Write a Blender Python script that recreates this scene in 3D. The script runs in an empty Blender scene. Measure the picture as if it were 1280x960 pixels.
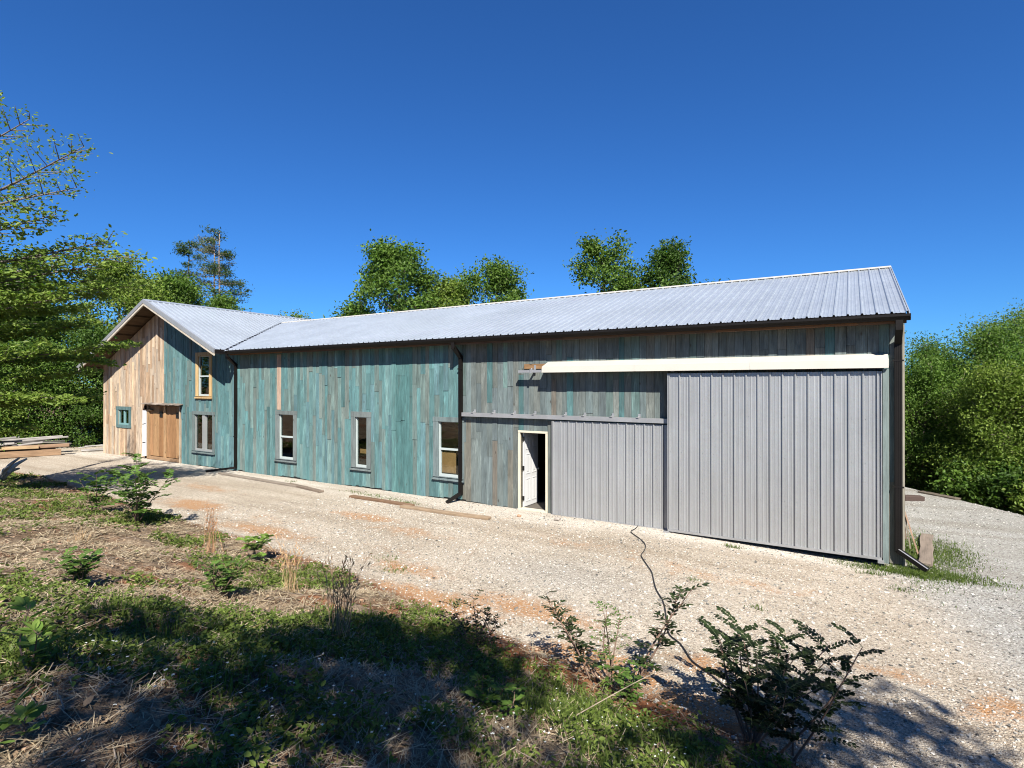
import bpy, math, random
import numpy as np
from mathutils import Vector

rng = np.random.default_rng(7)
random.seed(7)
scn = bpy.context.scene
COL = scn.collection
R = math.radians

# ------------------------------------------------------------------ helpers
class MB:
    """collects shapes, then links them as ONE mesh object"""
    def __init__(s):
        s.v = []; s.c = []; s.f = []; s.n = 0
    def add(s, verts, faces, col=(1, 1, 1)):
        verts = np.asarray(verts, float).reshape(-1, 3)
        col = np.asarray(col, float)
        if col.ndim == 1:
            col = np.tile(col[:3], (len(verts), 1))
        s.v.append(verts); s.c.append(col[:, :3])
        for f in faces:
            f = np.asarray(f, np.int64)
            if f.ndim == 1:
                f = f[None, :]
            s.f.append(f + s.n)
        s.n += len(verts)
        return s
    def box(s, x0, x1, y0, y1, z0, z1, col=(1, 1, 1)):
        v = [(x0,y0,z0),(x1,y0,z0),(x1,y1,z0),(x0,y1,z0),(x0,y0,z1),(x1,y0,z1),(x1,y1,z1),(x0,y1,z1)]
        f = np.array([(0,3,2,1),(4,5,6,7),(0,1,5,4),(1,2,6,5),(2,3,7,6),(3,0,4,7)])
        return s.add(v, [f], col)
    def obox(s, c, ax, ay, az, col=(1, 1, 1)):
        """oriented box: centre and three half-axis vectors"""
        c = np.array(c, float); ax = np.array(ax, float); ay = np.array(ay, float); az = np.array(az, float)
        v = [c+i*ax+j*ay+k*az for k in (-1,1) for i, j in ((-1,-1),(1,-1),(1,1),(-1,1))]
        f = np.array([(0,3,2,1),(4,5,6,7),(0,1,5,4),(1,2,6,5),(2,3,7,6),(3,0,4,7)])
        return s.add(v, [f], col)
    def prism(s, poly, axis, a, b, col=(1, 1, 1)):
        """closed 2D outline extruded along axis ('x': poly=(y,z), 'y': poly=(x,z), 'z': poly=(x,y))"""
        n = len(poly)
        def P(p, t):
            return (t, p[0], p[1]) if axis == 'x' else ((p[0], t, p[1]) if axis == 'y' else (p[0], p[1], t))
        v = [P(p, a) for p in poly] + [P(p, b) for p in poly]
        q = np.array([(i, (i+1) % n, n+(i+1) % n, n+i) for i in range(n)])
        return s.add(v, [q, np.arange(n)[::-1], np.arange(n, 2*n)], col)
    def tube(s, path, rad, sides=7, col=(1, 1, 1), flat=1.0):
        path = np.asarray(path, float); n = len(path)
        rad = np.full(n, rad) if np.isscalar(rad) else np.asarray(rad, float)
        t = np.gradient(path, axis=0); t /= np.linalg.norm(t, axis=1)[:, None] + 1e-9
        up = np.array([0, 0, 1.]) if abs(t[0][2]) < .9 else np.array([1., 0, 0])
        vs = []
        for i in range(n):
            a = np.cross(t[i], up); a /= np.linalg.norm(a) + 1e-9
            b = np.cross(a, t[i])
            ang = np.arange(sides) * 2*np.pi / sides
            vs.append(path[i] + rad[i]*(np.cos(ang)[:, None]*a + flat*np.sin(ang)[:, None]*b))
        v = np.concatenate(vs)
        q = []
        for i in range(n-1):
            j = np.arange(sides)
            q.append(np.stack([i*sides+j, i*sides+(j+1) % sides, (i+1)*sides+(j+1) % sides, (i+1)*sides+j], 1))
        return s.add(v, [np.concatenate(q), np.arange(sides)[::-1], np.arange(sides)+(n-1)*sides], col)
    def build(s, name, mat, parent=None, smooth=False):
        me = bpy.data.meshes.new(name)
        v = np.concatenate(s.v); c = np.concatenate(s.c)
        me.vertices.add(len(v)); me.vertices.foreach_set('co', v.astype(np.float32).ravel())
        loops = np.concatenate([f.ravel() for f in s.f])
        tot = np.concatenate([np.full(len(f), f.shape[1]) for f in s.f])
        start = np.concatenate([[0], np.cumsum(tot)[:-1]])
        me.loops.add(len(loops)); me.loops.foreach_set('vertex_index', loops.astype(np.int32))
        me.polygons.add(len(tot))
        me.polygons.foreach_set('loop_start', start.astype(np.int32))
        me.polygons.foreach_set('loop_total', tot.astype(np.int32))
        me.polygons.foreach_set('use_smooth', np.full(len(tot), smooth))
        at = me.attributes.new('tint', 'FLOAT_COLOR', 'POINT')
        at.data.foreach_set('color', np.concatenate([c, np.ones((len(c), 1))], 1).astype(np.float32).ravel())
        me.update(); me.validate()
        if mat: me.materials.append(mat)
        o = bpy.data.objects.new(name, me); COL.objects.link(o)
        if parent: o.parent = parent
        return o

def tag(o, label=None, cat=None, group=None, kind=None):
    if label: o['label'] = label
    if cat: o['category'] = cat
    if group: o['group'] = group
    if kind: o['kind'] = kind
    return o

def empty(name, label, cat, loc=(0, 0, 0), group=None):
    o = bpy.data.objects.new(name, None); COL.objects.link(o)
    o.location = loc
    return tag(o, label, cat, group)

def bevel(o, w=.004, seg=1):
    m = o.modifiers.new('bevel', 'BEVEL'); m.width = w; m.segments = seg; m.limit_method = 'ANGLE'
    return o

def sst(a, b, x):
    t = np.clip((x-a)/(b-a), 0, 1); return t*t*(3-2*t)

def vnoise(x, y, scale, seed=0):
    """smooth value noise 0..1"""
    x = np.asarray(x, float)*scale; y = np.asarray(y, float)*scale
    xi = np.floor(x).astype(np.int64); yi = np.floor(y).astype(np.int64)
    fx = x-xi; fy = y-yi; fx = fx*fx*(3-2*fx); fy = fy*fy*(3-2*fy)
    def h(a, b):
        n = (a*374761393 + b*668265263 + seed*974711) & 0x7fffffff
        n = ((n ^ (n >> 13))*1274126177) & 0x7fffffff
        n = (n ^ (n >> 16)) & 0xffff
        return n/65535.
    return (h(xi,yi)*(1-fx)+h(xi+1,yi)*fx)*(1-fy)+(h(xi,yi+1)*(1-fx)+h(xi+1,yi+1)*fx)*fy

def fbm(x, y, scale, seed=0, o=4):
    t = 0; a = .5; s = 0
    for i in range(o):
        t = t+a*vnoise(x, y, scale*2**i, seed+i*17); s += a; a *= .5
    return t/s

# ------------------------------------------------------------------ terrain
EX = np.array([-60,-36,-26,-16,-9,-4.5,-2,-1,2,6,20,60.]); EY = np.array([-6,-5.4,-4.4,-5.2,-5.8,-6.55,-7,-7.4,-8.7,-10,-13,-20.])
HX = np.array([-60,-30,-22,-12,-4,10,60.]); HH = np.array([.5,.35,.5,.95,1.62,1.7,1.7])
def edge_d(x, y):
    return (np.interp(x, EX, EY)-y)*.95
def terrain0(x, y):
    d = edge_d(x, y)
    z = np.interp(x, HX, HH)*sst(-.1, 5.4, d)+.1*sst(0, .45, d)*sst(-40, -8, x)
    z = z-.11*sst(-5, 0, x)*sst(-7, -3, y)
    c = (x-.76)*.824+(y-9.4)*.566
    z = z-np.where(c > 0, .28*np.minimum(c, 1.2)**2/1.2+.5*np.maximum(c-1.2, 0), 0)*sst(-3, 1, x)
    return np.maximum(z, -9)
def terrain(x, y):
    x = np.asarray(x, float); y = np.asarray(y, float)
    d = edge_d(x, y)
    z = terrain0(x, y)
    m = sst(.0, .8, d)
    z = z+m*((fbm(x, y, .9, 3)-.5)*.32+(fbm(x, y, 3.2, 9, 3)-.5)*.15)
    z = z+(1-m)*((fbm(x, y, .5, 5, 3)-.5)*.05)*sst(.5, -1.2, y)*sst(-60, -40, x)
    return z
def T(x, y): return float(terrain(x, y))

# ------------------------------------------------------------------ materials
def mat(name):
    m = bpy.data.materials.new(name); m.use_nodes = True
    nt = m.node_tree; b = nt.nodes['Principled BSDF']
    return m, nt, b
def nd(nt, typ, **kw):
    n = nt.nodes.new(typ)
    for k, v in kw.items():
        if k in ('operation','blend_type','data_type','feature','attribute_name','noise_dimensions','interpolation','distance','voronoi_dimensions'):
            setattr(n, k, v)
        else:
            n.inputs[k].default_value = v
    return n
def mixc(nt, fac, a, b, mode='MIX'):
    n = nt.nodes.new('ShaderNodeMix'); n.data_type = 'RGBA'; n.blend_type = mode
    for s, val in ((n.inputs['Factor'], fac), (n.inputs['A'], a), (n.inputs['B'], b)):
        if hasattr(val, 'links') or hasattr(val, 'is_linked'):
            nt.links.new(val, s)
        elif isinstance(val, (int, float)):
            s.default_value = val
        else:
            s.default_value = (*val[:3], 1)
    # the RGBA sockets share names with the others: set them by index
    return n
def MIX(nt, fac, a, b, mode='MIX'):
    n = nt.nodes.new('ShaderNodeMix'); n.data_type = 'RGBA'; n.blend_type = mode
    ia = [i for i in n.inputs if i.type == 'RGBA']
    for s, val in ((n.inputs[0], fac), (ia[0], a), (ia[1], b)):
        if isinstance(val, bpy.types.NodeSocket): nt.links.new(val, s)
        elif isinstance(val, (int, float)): s.default_value = val if s.type != 'RGBA' else (val, val, val, 1)
        else: s.default_value = (*val[:3], 1)
    return [o for o in n.outputs if o.type == 'RGBA'][0]
def MATH(nt, op, a, b=0., clamp=False):
    n = nt.nodes.new('ShaderNodeMath'); n.operation = op; n.use_clamp = clamp
    for s, val in zip(n.inputs, (a, b)):
        if isinstance(val, bpy.types.NodeSocket): nt.links.new(val, s)
        else: s.default_value = val
    return n.outputs[0]
def RAMP(nt, fac, stops):
    n = nt.nodes.new('ShaderNodeValToRGB'); nt.links.new(fac, n.inputs[0])
    e = n.color_ramp.elements
    while len(e) < len(stops): e.new(.5)
    for el, (p, c) in zip(e, stops):
        el.position = p
        el.color = (*c[:3], 1) if not isinstance(c, (int, float)) else (c, c, c, 1)
    return n.outputs[0]
def coords(nt, scale=(1, 1, 1)):
    tc = nt.nodes.new('ShaderNodeTexCoord'); mp = nt.nodes.new('ShaderNodeMapping')
    mp.inputs['Scale'].default_value = scale
    nt.links.new(tc.outputs['Object'], mp.inputs['Vector'])
    return mp.outputs[0]
def NOISE(nt, vec, scale, detail=4, rough=.6, dist=0.):
    n = nd(nt, 'ShaderNodeTexNoise', Scale=scale, Detail=detail, Roughness=rough, Distortion=dist)
    nt.links.new(vec, n.inputs['Vector']); return n.outputs['Fac']
def BUMP(nt, b, h, strength=.4, dist=.01):
    n = nd(nt, 'ShaderNodeBump', Strength=strength, Distance=dist)
    nt.links.new(h, n.inputs['Height']); nt.links.new(n.outputs[0], b.inputs['Normal'])
    return n
def ATTR(nt, name='tint'):
    n = nt.nodes.new('ShaderNodeAttribute'); n.attribute_name = name; return n

def wood_mat(name, rough=.8, grain_axis='z', contrast=.45, knots=True):
    """board colour from 'tint'; stretched grain, weather blotches, knots"""
    m, nt, b = mat(name)
    sc = {'z': (16, 16, .7), 'x': (.7, 16, 16), 'y': (16, .7, 16)}[grain_axis]
    sc2 = {'z': (5, 5, 1.2), 'x': (1.2, 5, 5), 'y': (5, 1.2, 5)}[grain_axis]
    a = ATTR(nt)
    g = NOISE(nt, coords(nt, sc), 2.2, 6, .65, .6)
    w = NOISE(nt, coords(nt, sc2), 1.3, 5, .7)
    c = MIX(nt, 1., a.outputs['Color'], RAMP(nt, g, [(.25, 1-contrast), (.5, 1.), (.78, 1+contrast*.55)]), 'MULTIPLY')
    c = MIX(nt, 1., c, RAMP(nt, w, [(.28, .68), (.5, 1.), (.75, 1.22)]), 'MULTIPLY')
    if knots:
        v = nd(nt, 'ShaderNodeTexVoronoi', Scale=1.6); nt.links.new(coords(nt, {'z': (2.2, 2.2, 1), 'x': (1, 2.2, 2.2), 'y': (2.2, 1, 2.2)}[grain_axis]), v.inputs['Vector'])
        c = MIX(nt, RAMP(nt, v.outputs['Distance'], [(.035, .75), (.09, 0.)]), c, (.06, .045, .035))
    c = MIX(nt, 1., c, (.57, .57, .57), 'MULTIPLY')
    nt.links.new(c, b.inputs['Base Color'])
    b.inputs['Roughness'].default_value = rough
    b.inputs['Specular IOR Level'].default_value = .2
    BUMP(nt, b, g, .5, .006)
    return m

def paint_mat(name, col, rough=.5, metal=0., var=.12, spec=.4, scale=2., use_tint=False):
    m, nt, b = mat(name)
    n = NOISE(nt, coords(nt), scale, 6, .7)
    base = ATTR(nt).outputs['Color'] if use_tint else col
    c = MIX(nt, 1., base, RAMP(nt, n, [(.25, 1-var), (.75, 1+var)]), 'MULTIPLY')
    nt.links.new(c, b.inputs['Base Color'])
    r = MATH(nt, 'MULTIPLY_ADD', n, .25); nt.nodes[-1].inputs[2].default_value = rough-.12
    nt.links.new(r, b.inputs['Roughness'])
    b.inputs['Metallic'].default_value = metal
    b.inputs['Specular IOR Level'].default_value = spec
    return m

def galv_mat(name, col, rough, metal, streak_axis, var=.16):
    """bare coated steel sheet: spangle, faint streaks running down the sheet"""
    m, nt, b = mat(name)
    sc = {'z': (9, 9, .35), 'y': (9, .35, 9), 'x': (.35, 9, 9)}[streak_axis]
    n = NOISE(nt, coords(nt, sc), 1.6, 6, .7)
    v = nd(nt, 'ShaderNodeTexVoronoi', Scale=45.); nt.links.new(coords(nt), v.inputs['Vector'])
    w = NOISE(nt, coords(nt), .5, 4, .6)
    c = MIX(nt, 1., col, RAMP(nt, n, [(.25, 1-var), (.75, 1+var*.6)]), 'MULTIPLY')
    c = MIX(nt, .04, c, v.outputs['Color'], 'OVERLAY')
    c = MIX(nt, 1., c, RAMP(nt, w, [(.3, .9), (.7, 1.06)]), 'MULTIPLY')
    hsv = nd(nt, 'ShaderNodeHueSaturation', Saturation=.35); nt.links.new(c, hsv.inputs['Color'])
    cc = MIX(nt, .75, c, hsv.outputs[0])
    nt.links.new(cc, b.inputs['Base Color'])
    if streak_axis == 'z':
        tc = nt.nodes.new('ShaderNodeTexCoord'); sx = nt.nodes.new('ShaderNodeSeparateXYZ'); nt.links.new(tc.outputs['Object'], sx.inputs[0])
        hgt = MATH(nt, 'SUBTRACT', .55, sx.outputs[2]); dirt = MATH(nt, 'MULTIPLY', MATH(nt, 'ADD', hgt, MATH(nt, 'SUBTRACT', NOISE(nt, coords(nt), 3.0, 7, .8), .55)), 1.3)
        cc = MIX(nt, MATH(nt, 'MULTIPLY', dirt, .55, True), cc, (.20, .165, .12))
    rr = MATH(nt, 'MULTIPLY_ADD', n, .22); nt.nodes[-1].inputs[2].default_value = rough-.1
    nt.links.new(rr, b.inputs['Roughness'])
    b.inputs['Metallic'].default_value = metal
    bn = NOISE(nt, coords(nt), 2.5, 3, .5)
    BUMP(nt, b, bn, .25, .03)
    return m

def leaf_mat(name, trans=.35, rough=.5):
    m, nt, b = mat(name)
    a = ATTR(nt)
    out = nt.nodes['Material Output']
    b.inputs['Roughness'].default_value = rough
    b.inputs['Specular IOR Level'].default_value = .15
    lc = MIX(nt, 1., a.outputs['Color'], (.86, .86, .86), 'MULTIPLY')
    nt.links.new(lc, b.inputs['Base Color'])
    t = nt.nodes.new('ShaderNodeBsdfTranslucent')
    c = MIX(nt, 1., a.outputs['Color'], (1.1, 1.4, .55), 'MULTIPLY')
    nt.links.new(c, t.inputs['Color'])
    mx = nt.nodes.new('ShaderNodeMixShader'); mx.inputs[0].default_value = trans
    nt.links.new(b.outputs[0], mx.inputs[1]); nt.links.new(t.outputs[0], mx.inputs[2])
    nt.links.new(mx.outputs[0], out.inputs['Surface'])
    return m

def glass_mat():
    m, nt, b = mat('window_glass')
    out = nt.nodes['Material Output']
    tr = nt.nodes.new('ShaderNodeBsdfTransparent'); tr.inputs[0].default_value = (.82, .86, .84, 1)
    gl = nt.nodes.new('ShaderNodeBsdfGlossy'); gl.inputs['Roughness'].default_value = .02
    lw = nt.nodes.new('ShaderNodeLayerWeight'); lw.inputs[0].default_value = .5
    fr_ = MATH(nt, 'MULTIPLY_ADD', MATH(nt, 'POWER', lw.outputs['Facing'], 4.), .7); nt.nodes[-1].inputs[2].default_value = .07
    mx = nt.nodes.new('ShaderNodeMixShader')
    nt.links.new(fr_, mx.inputs[0]); nt.links.new(tr.outputs[0], mx.inputs[1]); nt.links.new(gl.outputs[0], mx.inputs[2])
    nt.links.new(mx.outputs[0], out.inputs['Surface'])
    return m

def siding_mat():
    m = wood_mat('weathered_board_siding', .85, 'z', .5)
    nt = m.node_tree; b = nt.nodes['Principled BSDF']
    src = b.inputs['Base Color'].links[0].from_socket
    co = coords(nt, (7, 7, .9))
    n = NOISE(nt, co, 1.1, 6, .75, .8); n2 = NOISE(nt, coords(nt, (11, 11, 1.1)), 1.0, 6, .75, .5)
    pale = MIX(nt, 1., src, (1.5, 1.5, 1.48), 'MULTIPLY'); dull = MIX(nt, .3, src, (.095, .105, .095))
    c = MIX(nt, RAMP(nt, n, [(.53, 0.), (.64, .9)]), src, pale)
    c = MIX(nt, RAMP(nt, n2, [(.53, 0.), (.64, .85)]), c, dull)
    nt.links.new(c, b.inputs['Base Color'])
    return m
M_siding = siding_mat()
M_woodx = wood_mat('rough_wood_lengthwise', .85, 'x', .4)
M_woody = wood_mat('rough_wood_crosswise', .85, 'y', .4)
M_woodz = wood_mat('rough_wood_upright', .8, 'z', .4)
M_roof = galv_mat('galvalume_roof', (.345, .415, .475), .33, .55, 'y', .12)
M_roofl = galv_mat('galvalume_roof_wing', (.345, .415, .475), .33, .55, 'x', .12)
M_door = galv_mat('galvanised_door_sheet', (.298, .306, .308), .36, .45, 'z', .14)
M_galv = paint_mat('galvanised_rail', (.30, .30, .30), .42, .5, .15)
M_gutter = paint_mat('dark_brown_gutter', (.006, .0048, .004), .5, 0, .2, .2)
M_cream = paint_mat('cream_metal_cover', (.36, .34, .295), .45, 0, .05)
M_white = paint_mat('white_painted', (.46, .46, .455), .42, 0, .06, .45, 3, False)
M_sash = paint_mat('window_sash', (.31, .345, .335), .5, 0, .08)
M_jamb = paint_mat('cream_door_frame', (.44, .40, .31), .55, 0, .1)
M_black = paint_mat('black_iron', (.012, .012, .012), .5, .3, .2)
M_dark = paint_mat('dark_backing', (.03, .03, .028), .9, 0, .2)
M_inner = paint_mat('interior_osb', (.34, .19, .085), .85, 0, .25, .2, 3)
M_far = paint_mat('interior_dark_boards', (.07, .042, .024), .85, 0, .25, .2, 3)
M_slab = paint_mat('interior_slab', (.07, .06, .05), .85, 0, .2, .3, 1)
M_wrap = paint_mat('white_house_wrap', (.5, .51, .52), .6, 0, .1)
M_glass = glass_mat()
M_leaf = leaf_mat('tree_leaves', .32, .5)
M_weed = leaf_mat('weed_leaves', .25, .5)
M_straw = leaf_mat('dry_straw', .12, .8)
M_rubber = paint_mat('black_rubber_hose', (.012, .012, .013), .55, 0, .2)
M_stone = paint_mat('stone', (1, 1, 1), .85, 0, .2, .25, 30, True)
def bark():
    m, nt, b = mat('bark'); a = ATTR(nt)
    n = NOISE(nt, coords(nt, (6, 6, 1.5)), 3, 6, .7)
    c = MIX(nt, 1., a.outputs['Color'], RAMP(nt, n, [(.3, .5), (.7, 1.35)]), 'MULTIPLY')
    nt.links.new(c, b.inputs['Base Color']); b.inputs['Roughness'].default_value = .9
    BUMP(nt, b, n, .6, .03); return m
M_bark = bark()

def ground_mat():
    m, nt, b = mat('gravel_and_soil')
    co = coords(nt)
    zone = ATTR(nt, 'zone')      # R soil bank, G clay stain, B pale/grey stone
    sep = nt.nodes.new('ShaderNodeSeparateColor'); nt.links.new(zone.outputs['Color'], sep.inputs[0])
    # stones
    warp = NOISE(nt, co, 9, 2, .5)
    v1 = nd(nt, 'ShaderNodeTexVoronoi', Scale=42.); nt.links.new(co, v1.inputs['Vector'])
    v2 = nd(nt, 'ShaderNodeTexVoronoi', Scale=95.); nt.links.new(co, v2.inputs['Vector'])
    s1 = nt.nodes.new('ShaderNodeSeparateColor'); nt.links.new(v1.outputs['Color'], s1.inputs[0])
    s2 = nt.nodes.new('ShaderNodeSeparateColor'); nt.links.new(v2.outputs['Color'], s2.inputs[0])
    stone1 = RAMP(nt, s1.outputs[0], [(0., (.10,.085,.07)), (.18, (.29,.25,.21)), (.42, (.50,.455,.39)), (.75, (.64,.605,.54)), (1., (.86,.84,.79))])
    stone2 = RAMP(nt, s2.outputs[1], [(0., (.12,.10,.085)), (.2, (.34,.295,.245)), (.55, (.53,.48,.415)), (1., (.76,.73,.67))])
    st = MIX(nt, .5, stone1, stone2)
    fines = MIX(nt, NOISE(nt, co, 1.1, 5, .6), (.46,.39,.31), (.50,.46,.405))
    fmask = RAMP(nt, NOISE(nt, co, 1.7, 6, .75), [(.42, 0.), (.7, .45)])
    st = MIX(nt, fmask, st, MIX(nt, .45, fines, st))
    # pale / bluish stone areas
    grey = MIX(nt, 1., st, (.90, .975, 1.05), 'MULTIPLY')
    st = MIX(nt, sep.outputs[2], MIX(nt, 1., st, (1.16, 1.10, 1.01), 'MULTIPLY'), grey)
    st = MIX(nt, zone.outputs['Alpha'], st, MIX(nt, 1., MIX(nt, .35, st, (.62, .61, .58)), (1.25, 1.26, 1.27), 'MULTIPLY'))
    trk = NOISE(nt, coords(nt, (.10, 1.25, 1)), 1.0, 4, .6)
    st = MIX(nt, 1., st, RAMP(nt, trk, [(.36, (.84,.80,.75)), (.52, (1.03,1.02,1.0)), (.66, (1.08,1.07,1.05))]), 'MULTIPLY')
    big = NOISE(nt, co, .28, 4, .6)
    st = MIX(nt, 1., st, RAMP(nt, big, [(.3, (.84,.82,.79)), (.7, (1.1,1.1,1.1))]), 'MULTIPLY')
    # clay
    cn = NOISE(nt, co, 2.4, 6, .75)
    clay = MIX(nt, NOISE(nt, co, 6, 4, .6), (.46,.205,.075), (.60,.36,.18))
    k = MATH(nt, 'ADD', sep.outputs[1], MATH(nt, 'MULTIPLY', MATH(nt, 'SUBTRACT', cn, .5), 1.3))
    k = RAMP(nt, k, [(.28, 0.), (.62, 1.)])
    kc = MATH(nt, 'MULTIPLY', k, RAMP(nt, s1.outputs[2], [(.45, 1.), (.85, .35)]))
    col = MIX(nt, kc, st, clay)
    # soil bank
    n1 = NOISE(nt, co, 3.2, 7, .75); n2 = NOISE(nt, co, 14, 5, .7)
    soil = RAMP(nt, n1, [(.3, (.10,.06,.034)), (.45, (.25,.17,.105)), (.6, (.40,.30,.20)), (.75, (.52,.42,.30))])
    soil = MIX(nt, 1., soil, RAMP(nt, n2, [(.3, .55), (.7, 1.35)]), 'MULTIPLY')
    soil = MIX(nt, RAMP(nt, NOISE(nt, co, .9, 4, .6), [(.52, 0.), (.64, .8)]), soil, (.26,.105,.045))
    soil = MIX(nt, RAMP(nt, k, [(.15, 0.), (.8, .92)]), soil, MIX(nt, n2, (.20,.062,.022), (.50,.20,.085)))
    e = MATH(nt, 'ADD', sep.outputs[0], MATH(nt, 'MULTIPLY', MATH(nt, 'SUBTRACT', NOISE(nt, co, 3.5, 6, .75), .5), .9))
    e = RAMP(nt, e, [(.42, 0.), (.62, 1.)])
    lip = RAMP(nt, MATH(nt, 'ADD', sep.outputs[0], MATH(nt, 'MULTIPLY', MATH(nt, 'SUBTRACT', NOISE(nt, co, 2.2, 5, .7), .5), .7)), [(.3, 0.), (.55, .9), (1., .0)])
    soil = MIX(nt, lip, soil, (.30,.125,.05))
    col = MIX(nt, e, col, soil)
    col = MIX(nt, 1., col, (.55, .55, .55), 'MULTIPLY')
    nt.links.new(col, b.inputs['Base Color'])
    b.inputs['Roughness'].default_value = .92; b.inputs['Specular IOR Level'].default_value = .2
    h = MATH(nt, 'ADD', MATH(nt, 'MULTIPLY', v1.outputs['Distance'], -1.), MATH(nt, 'MULTIPLY', v2.outputs['Distance'], -.5))
    h = MATH(nt, 'ADD', h, MATH(nt, 'MULTIPLY', n2, .5))
    h = MATH(nt, 'ADD', h, MATH(nt, 'MULTIPLY', s1.outputs[1], .5))
    BUMP(nt, b, h, .9, .016)
    return m

# ------------------------------------------------------------------ ground
def axis_pts(segs):
    out = []
    for a, b, s in segs:
        n = max(1, round((b-a)/s)); out.append(np.linspace(a, b, n, endpoint=False))
    return np.concatenate(out+[[segs[-1][1]]])
gx = axis_pts([(-900,-120,130),(-120,-50,7),(-50,-34,1),(-34,-14,.22),(-14,3,.09),(3,8,.22),(8,40,2),(40,120,10),(120,900,130)])
gy = axis_pts([(-900,-120,130),(-120,-30,10),(-30,-16,1.2),(-16,-13,.3),(-13,-4,.09),(-4,.6,.16),(.6,12,.5),(12,50,2.5),(50,120,10),(120,900,130)])
X, Y = np.meshgrid(gx, gy)
Z = terrain(X, Y)
nxp, nyp = len(gx), len(gy)
me = bpy.data.meshes.new('ground')
me.vertices.add(nxp*nyp)
me.vertices.foreach_set('co', np.stack([X, Y, Z], 2).astype(np.float32).ravel())
i = np.arange(nyp-1)[:, None]*nxp+np.arange(nxp-1)[None, :]
q = np.stack([i, i+1, i+nxp+1, i+nxp], 2).reshape(-1, 4)
me.loops.add(q.size); me.loops.foreach_set('vertex_index', q.astype(np.int32).ravel())
me.polygons.add(len(q)); me.polygons.foreach_set('loop_start', (np.arange(len(q))*4).astype(np.int32))
me.polygons.foreach_set('loop_total', np.full(len(q), 4, np.int32)); me.polygons.foreach_set('use_smooth', np.full(len(q), True))
d = edge_d(X, Y)
c_ = (X-.76)*.824+(Y-9.4)*.566
soil = np.clip(.5+d/.9, 0, 1)
soil = np.maximum(soil, sst(.3, 1.2, c_)*(X > -3))
soil = np.maximum(soil, sst(-35, -39, X+1.2*(fbm(X, Y, .4, 2)-.5)*4)); soil = np.maximum(soil, sst(11, 13, Y))
clay = np.zeros_like(X)
for cx, cy, sx, sy, a in [(-16.2,-4.2,1.6,.55,.75),(-11.2,-2.8,1.3,.35,.75),(-9.3,-3.3,1.5,.5,.5),(-6.4,-6.1,1.5,.45,.85),(-3.3,-6.6,1.1,.4,.85),(-2.0,-6.9,.9,.4,.8),(-.4,-4.9,.9,.35,.4),
                          (.5,-5.3,.45,.5,.6),(-3,-2.6,2.2,.5,.4),(-5.5,-2.2,2,.5,.38),(-13,-4.2,2.5,.6,.35),(-8.4,-4.6,1.4,.6,.35),(-1.5,-2.6,1,.4,.35),(-20,-3.6,2,.6,.25),(-18.5,-2.6,2.2,.5,.5),(-12.2,-4.9,2.0,.45,.7),(-7.6,-5.2,1.2,.4,.6),(-4.9,-5.6,1.3,.5,.7),(-2.3,-5.9,.8,.35,.5),(-3.5,-7.15,1.1,.4,1.0),(-2.3,-7.3,.7,.4,1.0),(-5.2,-6.85,.9,.3,.8),(-6.5,-8.0,.5,.25,.7),(-3.6,-8.6,.4,.25,.8)]:
    clay = np.maximum(clay, a*np.exp(-((X-cx)/sx)**2-((Y-cy)/sy)**2))
grey = np.clip(sst(-.6, .8, X+.25*(Y+1.5)), 0, 1)*.9
white = np.exp(-((Y+.35)/(.5+.5*vnoise(X, Y, 1.1, 88)))**2)*(X > -33)*sst(1.0, -.5, X)
grey = np.maximum(grey, .45*np.exp(-((X+5)/1.6)**2-((Y+4)/.9)**2))
at = me.attributes.new('zone', 'FLOAT_COLOR', 'POINT')
at.data.foreach_set('color', np.stack([soil, clay, grey, white], 2).astype(np.float32).ravel())
me.update(); me.materials.append(ground_mat())
ground = bpy.data.objects.new('ground', me); COL.objects.link(ground); tag(ground, kind='structure')

# ------------------------------------------------------------------ barn
barn = empty('barn', 'long teal board barn with a ribbed metal roof and a gabled wing', 'barn')
TEAL = np.array([(.120,.240,.242),(.146,.272,.272),(.104,.208,.210),(.165,.285,.28),(.130,.240,.256),(.118,.245,.252),(.165,.255,.242),(.160,.225,.21),(.185,.232,.212),(.130,.270,.272)])
GREY = np.array([(.165,.198,.19),(.18,.21,.20),(.152,.188,.188),(.18,.198,.182),(.148,.182,.185),(.17,.192,.176),(.16,.203,.202)])
TAN = np.array([(.52,.38,.26),(.42,.29,.185),(.62,.48,.34),(.37,.25,.16),(.55,.43,.31),(.45,.36,.27),(.40,.33,.255),(.58,.43,.28)])
def pick(P, f=.16):
    c = np.array(P[random.randrange(len(P))])*(1.12 if P is TAN else 1.)
    return c*(1+random.uniform(-f, f))

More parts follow.
